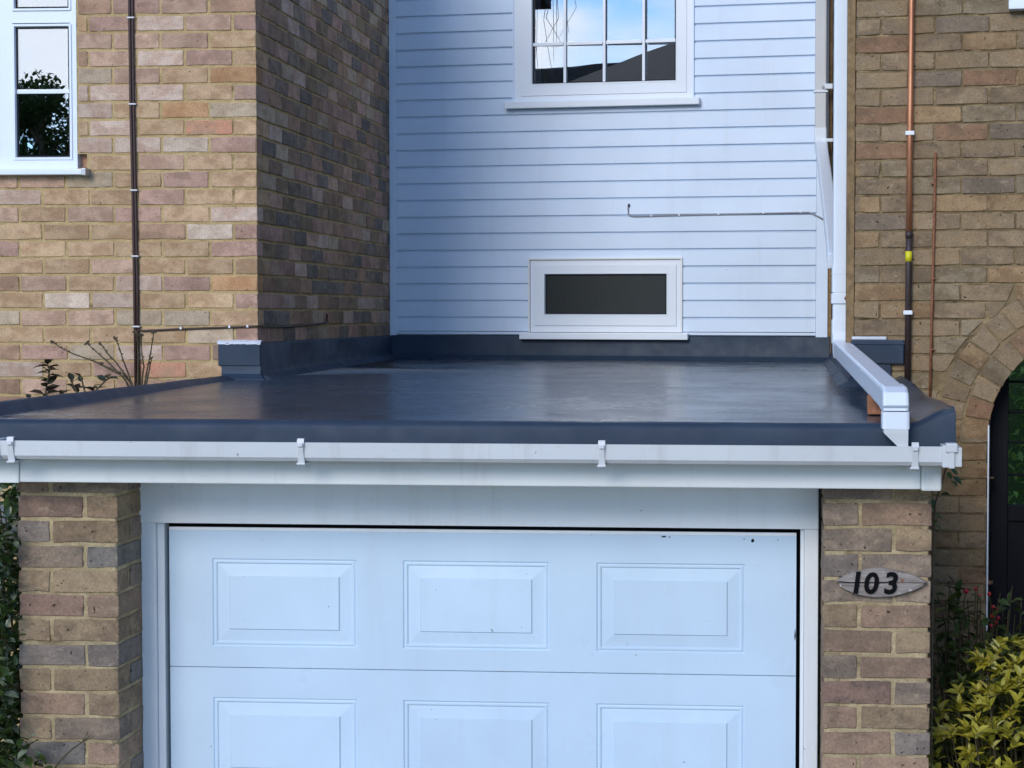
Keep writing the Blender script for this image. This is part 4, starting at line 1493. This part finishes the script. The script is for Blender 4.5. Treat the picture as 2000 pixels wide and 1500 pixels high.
# --- rose bush with red berries behind it
rb = thing('rose_bush', 'dark green bush with small red berries against the brick wall', 'bush', (3.18, -1.5, GROUND))
base = Vector((3.18, -1.5, GROUND))
rm_, rl = [], []
st = MB()
for i in range(64):
    x, y = 3.04 + r.uniform(-.08, .36), -1.5 + r.uniform(-.22, .18)
    zt = r.uniform(1.35, 1.76) - .35 * max(0, x - 3.25)
    q0, q1 = Vector((3.15 + r.uniform(-.1, .1), -1.5, .2)), Vector((x, y, zt))
    mid = (q0 + q1) / 2 + Vector((r.uniform(-.08, .08), r.uniform(-.08, .08), .05))
    st.tube([q0 - base, mid - base, q1 - base], [.007, .005, .002], 5)
    for j in range(40):
        u = r.uniform(.35, 1)
        c = q0.lerp(mid, u * 2) if u < .5 else mid.lerp(q1, u * 2 - 1)
        c = c + Vector((r.uniform(-.05, .05), r.uniform(-.05, .05), r.uniform(-.03, .03)))
        d = Vector((r.uniform(-1, 1), r.uniform(-1, .4), r.uniform(-.3, .8)))
        (rm_ if r.random() < .72 else rl).append(leaf_matrix(c - base, d, r) @ Matrix.Scale(r.uniform(.7, 1.3), 4))
st.build('stem', 'twig', rb)
LR = leaf_shape(.050, .028)
leaves(rm_, 'foliage', 'leaf_dark', rb, LR)
leaf_objects(rl[:280], 'leaf_olive', rb, LR, (.8, 1.3), r)
def berry(pt, rad, parent, base):
    bm_ = bmesh.new()
    bmesh.ops.create_icosphere(bm_, subdivisions=1, radius=rad)
    me_ = bpy.data.meshes.new('berry')
    bm_.to_mesh(me_)
    bm_.free()
    me_.polygons.foreach_set('use_smooth', [True] * len(me_.polygons))
    me_.materials.append(M['berry'])
    o_ = bpy.data.objects.new('berry', me_)
    COL.objects.link(o_)
    o_.parent = parent
    o_.location = Vector(pt) - base
bst = MB()
for (px, py, rad) in ((1887, 1154, .011), (1906, 1150, .008), (1932, 1160, .009), (1940, 1185, .008), (1946, 1196, .009), (1938, 1203, .009), (1950, 1207, .008), (1944, 1216, .009), (1936, 1222, .008), (1912, 1163, .007), (1948, 1190, .007)):
    P_ = at_y(px, py, -1.62)
    berry(P_, rad, rb, base)
    bst.tube([P_ - base, P_ - base + Vector((r.uniform(-.01, .01), .01, -.05)), P_ - base + Vector((.0, .04, -.16))], .0022, 5)
bst.build('berry_stalk', 'twig', rb)

# --- hedge left of the garage
hd = thing('hedge', 'glossy green hedge squeezed beside the left garage pier', 'hedge', (-.42, -2.3, GROUND))
base = Vector((-.42, -2.3, GROUND))
hm = []
for i in range(5200):
    x = -.06 - abs(r.gauss(0, .13)) + r.uniform(-.03, .03)
    y = -2.45 + r.uniform(-.32, .35)
    z = r.uniform(.5, 2.19)
    if x > -.05 and y > -2.62 : x -= .12
    if z > 2.05 and y < -2.55: continue
    d = Vector((r.uniform(-.6, 1), r.uniform(-1, .2), r.uniform(-.5, .9)))
    hm.append(leaf_matrix(Vector((x, y, z)) - base, d, r) @ Matrix.Scale(r.uniform(.7, 1.3), 4))
hk = []
for i in range(1500):
    P_ = Vector((r.uniform(-.75, -.05), r.uniform(-2.2, -1.7), r.uniform(.6, 2.2)))
    hk.append(leaf_matrix(P_ - base, (r.uniform(-1, 1), r.uniform(-1, .2), r.uniform(-.5, .9)), r) @ Matrix.Scale(r.uniform(1.4, 2.2), 4))
hst = MB()
for i in range(22):
    x, y = r.uniform(-.5, -.1), -2.4 + r.uniform(-.25, .25)
    hst.tube([Vector((x, y, .2)) - base, Vector((x + r.uniform(-.08, .04), y, 1.2)) - base, Vector((x + r.uniform(-.1, .03), y, 2.1)) - base], [.009, .006, .003], 5)
hst.build('stem', 'bark', hd)
LH = leaf_shape(.044, .026)
leaves(hm, 'foliage', 'leaf_hedge', hd, LH)
leaves(hk, 'foliage', 'leaf_dark', hd, LH)
# sprigs crossing the foot of the pier
sp = []
for (px, py) in ((40, 1478), (55, 1490), (30, 1492), (62, 1470), (48, 1462), (70, 1484), (22, 1470), (90, 1497), (15, 1490), (58, 1452), (35, 1445), (20, 1430), (75, 1496)):
    for q in range(3):
        P_ = at_y(px + r.uniform(-10, 10), py + r.uniform(-10, 14), -2.70)
        sp.append(leaf_matrix(P_ - base, (r.uniform(-.4, 1), -.4, r.uniform(-.2, 1)), r))
leaf_objects(sp, 'leaf_hedge', hd, LH, (.7, 1.1), r)
tw = MB()
A_ = [at_y(*q, -2.72) - base for q in ((92, 1520), (118, 1485), (140, 1464), (160, 1450), (176, 1437))]
tw.tube(A_, [.0035, .003, .0024, .002, .0012], 6)
for i, q in enumerate(((172, 1430), (184, 1438), (150, 1447), (168, 1446))):
    tw.tube([A_[3], at_y(*q, -2.72) - base], [.0018, .0012], 5)
tw.build('bare_twig', 'twig', hd)

# --- shrub with bare stems seen over the left roof edge
ts = thing('twiggy_shrub', 'bare stemmed twiggy shrub in front of the left brick wall', 'shrub', (-.55, -.3, GROUND))
base = Vector((-.55, -.3, GROUND))
YT = -.30
st = MB()
roots = [(268, 768), (262, 770), (282, 768), (272, 770)]
paths = [[(262, 770), (240, 735), (185, 706), (140, 690), (122, 681), (102, 668)], [(256, 768), (245, 742), (214, 710), (186, 685), (170, 671)], [(266, 768), (247, 735), (225, 706), (208, 688), (198, 673)],
         [(264, 770), (250, 728), (240, 702), (234, 682), (226, 662)], [(270, 770), (269, 730), (270, 700), (268, 660), (264, 650)], [(276, 770), (278, 738), (281, 715), (277, 690), (276, 655)],
         [(280, 770), (286, 728), (294, 690), (300, 650)], [(262, 770), (255, 748), (240, 730), (198, 712)], [(284, 770), (287, 745), (292, 720), (296, 700)]]
buds = MB()
for pth in paths:
    pts = [at_y(x, y, YT + r.uniform(-.03, .03)) - base for x, y in pth]
    pts = [pts[0] - Vector((0, 0, .8))] + pts
    n = len(pts)
    st.tube(pts, [.0052 - .0036 * i / n for i in range(n)], 6)
    for i in range(2, n):
        for q in range(4):
            u = r.random()
            c = pts[i - 1].lerp(pts[i], u)
            d = Vector((r.uniform(-1, 1), r.uniform(-.6, .2), r.uniform(.2, 1))).normalized() * r.uniform(.006, .013)
            buds.tube([c, c + d * .6, c + d], [.0016, .0036, .0008], 5)
    for q in range(5):
        c = pts[-1]
        d = Vector((r.uniform(-1, 1), r.uniform(-.6, .2), r.uniform(-.2, 1))).normalized() * r.uniform(.008, .018)
        buds.tube([c, c + d * .6, c + d], [.002, .0048, .001], 5)
st.build('stem', 'twig', ts)
tag(buds.build('buds', 'bark', ts), kind='stuff')

iv = thing('leafy_plant', 'upright dark leaved plant peeping over the left roof edge', 'plant', (-.95, -.45, GROUND))
base = Vector((-.95, -.45, GROUND))
st = MB()
lm = []
def sprig(pth, n, size, Y):
    pts = [at_y(x, y, Y) - base for x, y in pth]
    st.tube([pts[0] - Vector((0, 0, .7))] + pts, .004, 5)
    for i in range(n):
        u = (i + r.random()) / n * (len(pts) - 1)
        k = min(int(u), len(pts) - 2)
        c = pts[k].lerp(pts[k + 1], u - k)
        an = r.uniform(0, 6.28)
        d = Vector((math.cos(an), math.sin(an) * .7 - .2, r.uniform(.0, .9)))
        lm.append(leaf_matrix(c, d, r) @ Matrix.Scale(size * r.uniform(.75, 1.2), 4))
sprig([(85, 790), (90, 760), (94, 740), (97, 722), (90, 706)], 26, 1.0, -.45)
sprig([(112, 790), (118, 768)], 5, 1.0, -.45)
sprig([(165, 800), (150, 765), (138, 742)], 12, .8, -.45)
sprig([(180, 800), (185, 765), (205, 745), (212, 738)], 14, .8, -.45)
sprig([(172, 790), (158, 735)], 5, .6, -.45)
sprig([(60, 800), (58, 778)], 3, .7, -.45)
st.build('stem', 'twig', iv)
leaf_objects(lm, 'leaf_ivy', iv, leaf_shape(.056, .040, .2, .25), (.9, 1.15), r)

# --- ivy sprigs under the right end of the gutter
ivy = thing('ivy', 'dark ivy sprigs clinging by the right end of the fascia', 'ivy', (2.95, -2.4, GROUND))
base = Vector((2.95, -2.4, GROUND))
lm = []
st = MB()
P0_ = [at_y(x, y, -2.50) - base for x, y in ((1822, 1120), (1824, 1030), (1826, 985), (1842, 935), (1850, 905))]
st.tube([P0_[0] - Vector((0, 0, 1.2))] + P0_, .003, 5)
for (px, py) in ((1850, 922), (1862, 930), (1868, 940), (1856, 938), (1846, 905), (1838, 965), (1824, 985), (1820, 1000), (1828, 1015), (1824, 1024), (1822, 1035), (1858, 915), (1823, 975)):
    lm.append(leaf_matrix(at_y(px, py, -2.5 + r.uniform(-.02, .02)) - base, (r.uniform(-.2, 1), -.5, r.uniform(-.8, .5)), r))
st.build('stem', 'bark', ivy)
leaf_objects(lm, 'leaf_dark', ivy, leaf_shape(.034, .022, .2, .2), (.8, 1.1), r)

# --- garden hedge beyond the passage, sunlight put into its leaf colour
gh = thing('garden_hedge', 'bright green hedge seen through the arched passage gate', 'hedge', (5.6, 9.5, GROUND))
base = Vector((5.6, 9.5, GROUND))
gl = []
for i in range(5200):
    x, z = r.uniform(3.9, 7.4), r.uniform(.2, 4.6)
    y = 9.2 + r.uniform(0, .35) + .15 * noise.noise(Vector((x * 2, z * 2, 3)))
    gl.append(leaf_matrix(Vector((x, y, z)) - base, (r.uniform(-1, 1), r.uniform(-1, .1), r.uniform(-.6, 1)), r) @ Matrix.Scale(r.uniform(.8, 1.6), 4))
leaves(gl, 'foliage', 'leaf_painted_lit', gh, leaf_shape(.075, .045))
MB().box(-1.5, 1.9, .05, .6, 0, 4.3).build('branch_mass', 'leaf_dark', gh)

# ================================================================== ACROSS THE ROAD (seen mirrored in the windows)
def far_house(cx_, cy_, rz, hw, ze, zr, label, hip):
    h = thing('brick_house', label, 'house', (cx_, cy_, GROUND), rz)
    zr -= GROUND
    ze -= GROUND
    MB().box(-hw, hw, -4, 4, 0, ze).build('wall', 'render', h)
    MB().add([(-hw - .4, 4.4, ze), (hw + .4, 4.4, ze), (hw + .4, -4.4, ze), (-hw - .4, -4.4, ze), (-hw - .4 + hip, 0, zr), (hw + .4 - hip, 0, zr)],
             [(0, 1, 5, 4), (1, 2, 5), (2, 3, 4, 5), (3, 0, 4), (0, 3, 2, 1)]).build('roof', 'roof_tile', h)
    MB().box(hw * .62, hw * .62 + .7, -.4, .4, zr - .6, zr + .9).build('chimney', 'R5', h)
    for wx in (-hw * .55, hw * .4):
        w_ = MB().ring((wx - .8, wx + .8, 3.2, 4.5), (wx - .7, wx + .7, 3.3, 4.4), 4.0, 4.05).build('window', 'upvc', h)
        MB().box(wx - .7, wx + .7, 4.01, 4.02, 3.3, 4.4).build('pane', 'obscure', w_)

ang = math.atan2(9.0, 6.4)
far_house(-7.4, -29.4, ang, 9.0, 5.2, 8.9, 'house with dark tiled roof mirrored in the upper window', .2)
far_house(-13.5, -52.0, math.radians(10), 6.0, 6.2, 12.0, 'farther grey roofed house mirrored in the upper window', .2)

def far_tree(name, label, base, ht, crown, nleaf, leaf, seed, mat_, drooping=False):
    r_ = random.Random(seed)
    t = thing(name, label, 'tree', base)
    st_ = MB()
    st_.tube([(0, 0, 0), (.05, 0, ht * .35), (0, .05, ht * .7), (.03, 0, ht * .97)], [.24, .18, .10, .03], 8)
    lm_ = []
    if drooping:
        for i in range(30):
            a = r_.uniform(0, 6.28)
            z0 = ht * r_.uniform(.55, .97)
            R_ = crown * r_.uniform(.25, 1.0)
            tip = Vector((math.cos(a) * R_, math.sin(a) * R_, z0 + .25))
            st_.tube([(0, 0, z0 - .6), tip * .6 + Vector((0, 0, z0 * .4 + .2)), tip], [.05, .03, .014], 5)
            for q in range(3):
                s_ = tip * r_.uniform(.5, 1)
                s_.z = tip.z
                st_.tube([s_, s_ + Vector((r_.uniform(-.2, .2), r_.uniform(-.2, .2), -.8)), s_ + Vector((r_.uniform(-.35, .35), r_.uniform(-.3, .3), -r_.uniform(1.5, 3.4)))], [.013, .010, .006], 4)
    else:
        for i in range(34):
            a = r_.uniform(0, 6.28)
            u = r_.random()
            z0 = ht * (.38 + .6 * u)
            R_ = crown * (1.05 - .75 * u) * r_.uniform(.55, 1)
            c = Vector((math.cos(a) * R_, math.sin(a) * R_, z0))
            st_.tube([(0, 0, z0 - .5), c * .6 + Vector((0, 0, z0 * .4 - .1)), c], [.07, .04, .015], 5)
            rad = r_.uniform(.35, .75)
            for q in range(nleaf // 34):
                d = Vector((r_.gauss(0, 1), r_.gauss(0, 1), r_.gauss(0, .6))).normalized() * rad * r_.random() ** .4
                lm_.append(leaf_matrix(c + d, (r_.uniform(-1, 1), r_.uniform(-1, 1), r_.uniform(-.4, 1)), r_) @ Matrix.Scale(r_.uniform(.7, 1.4), 4))
    st_.build('trunk', 'bark', t)
    if lm_:
        leaves(lm_, 'crown', mat_, t, leaf)
    return t
far_tree('pine_tree', 'dark bushy tree mirrored in the left house window', (-11.25, -25, GROUND), 6.85, 1.45, 18000, leaf_shape(.13, .06), 3, 'leaf_dark')
far_tree('willow_tree', 'bare weeping tree mirrored in the upper window', (-14.1, -40.0, GROUND), 13.6, 2.1, 0, None, 4, 'leaf_far', True)
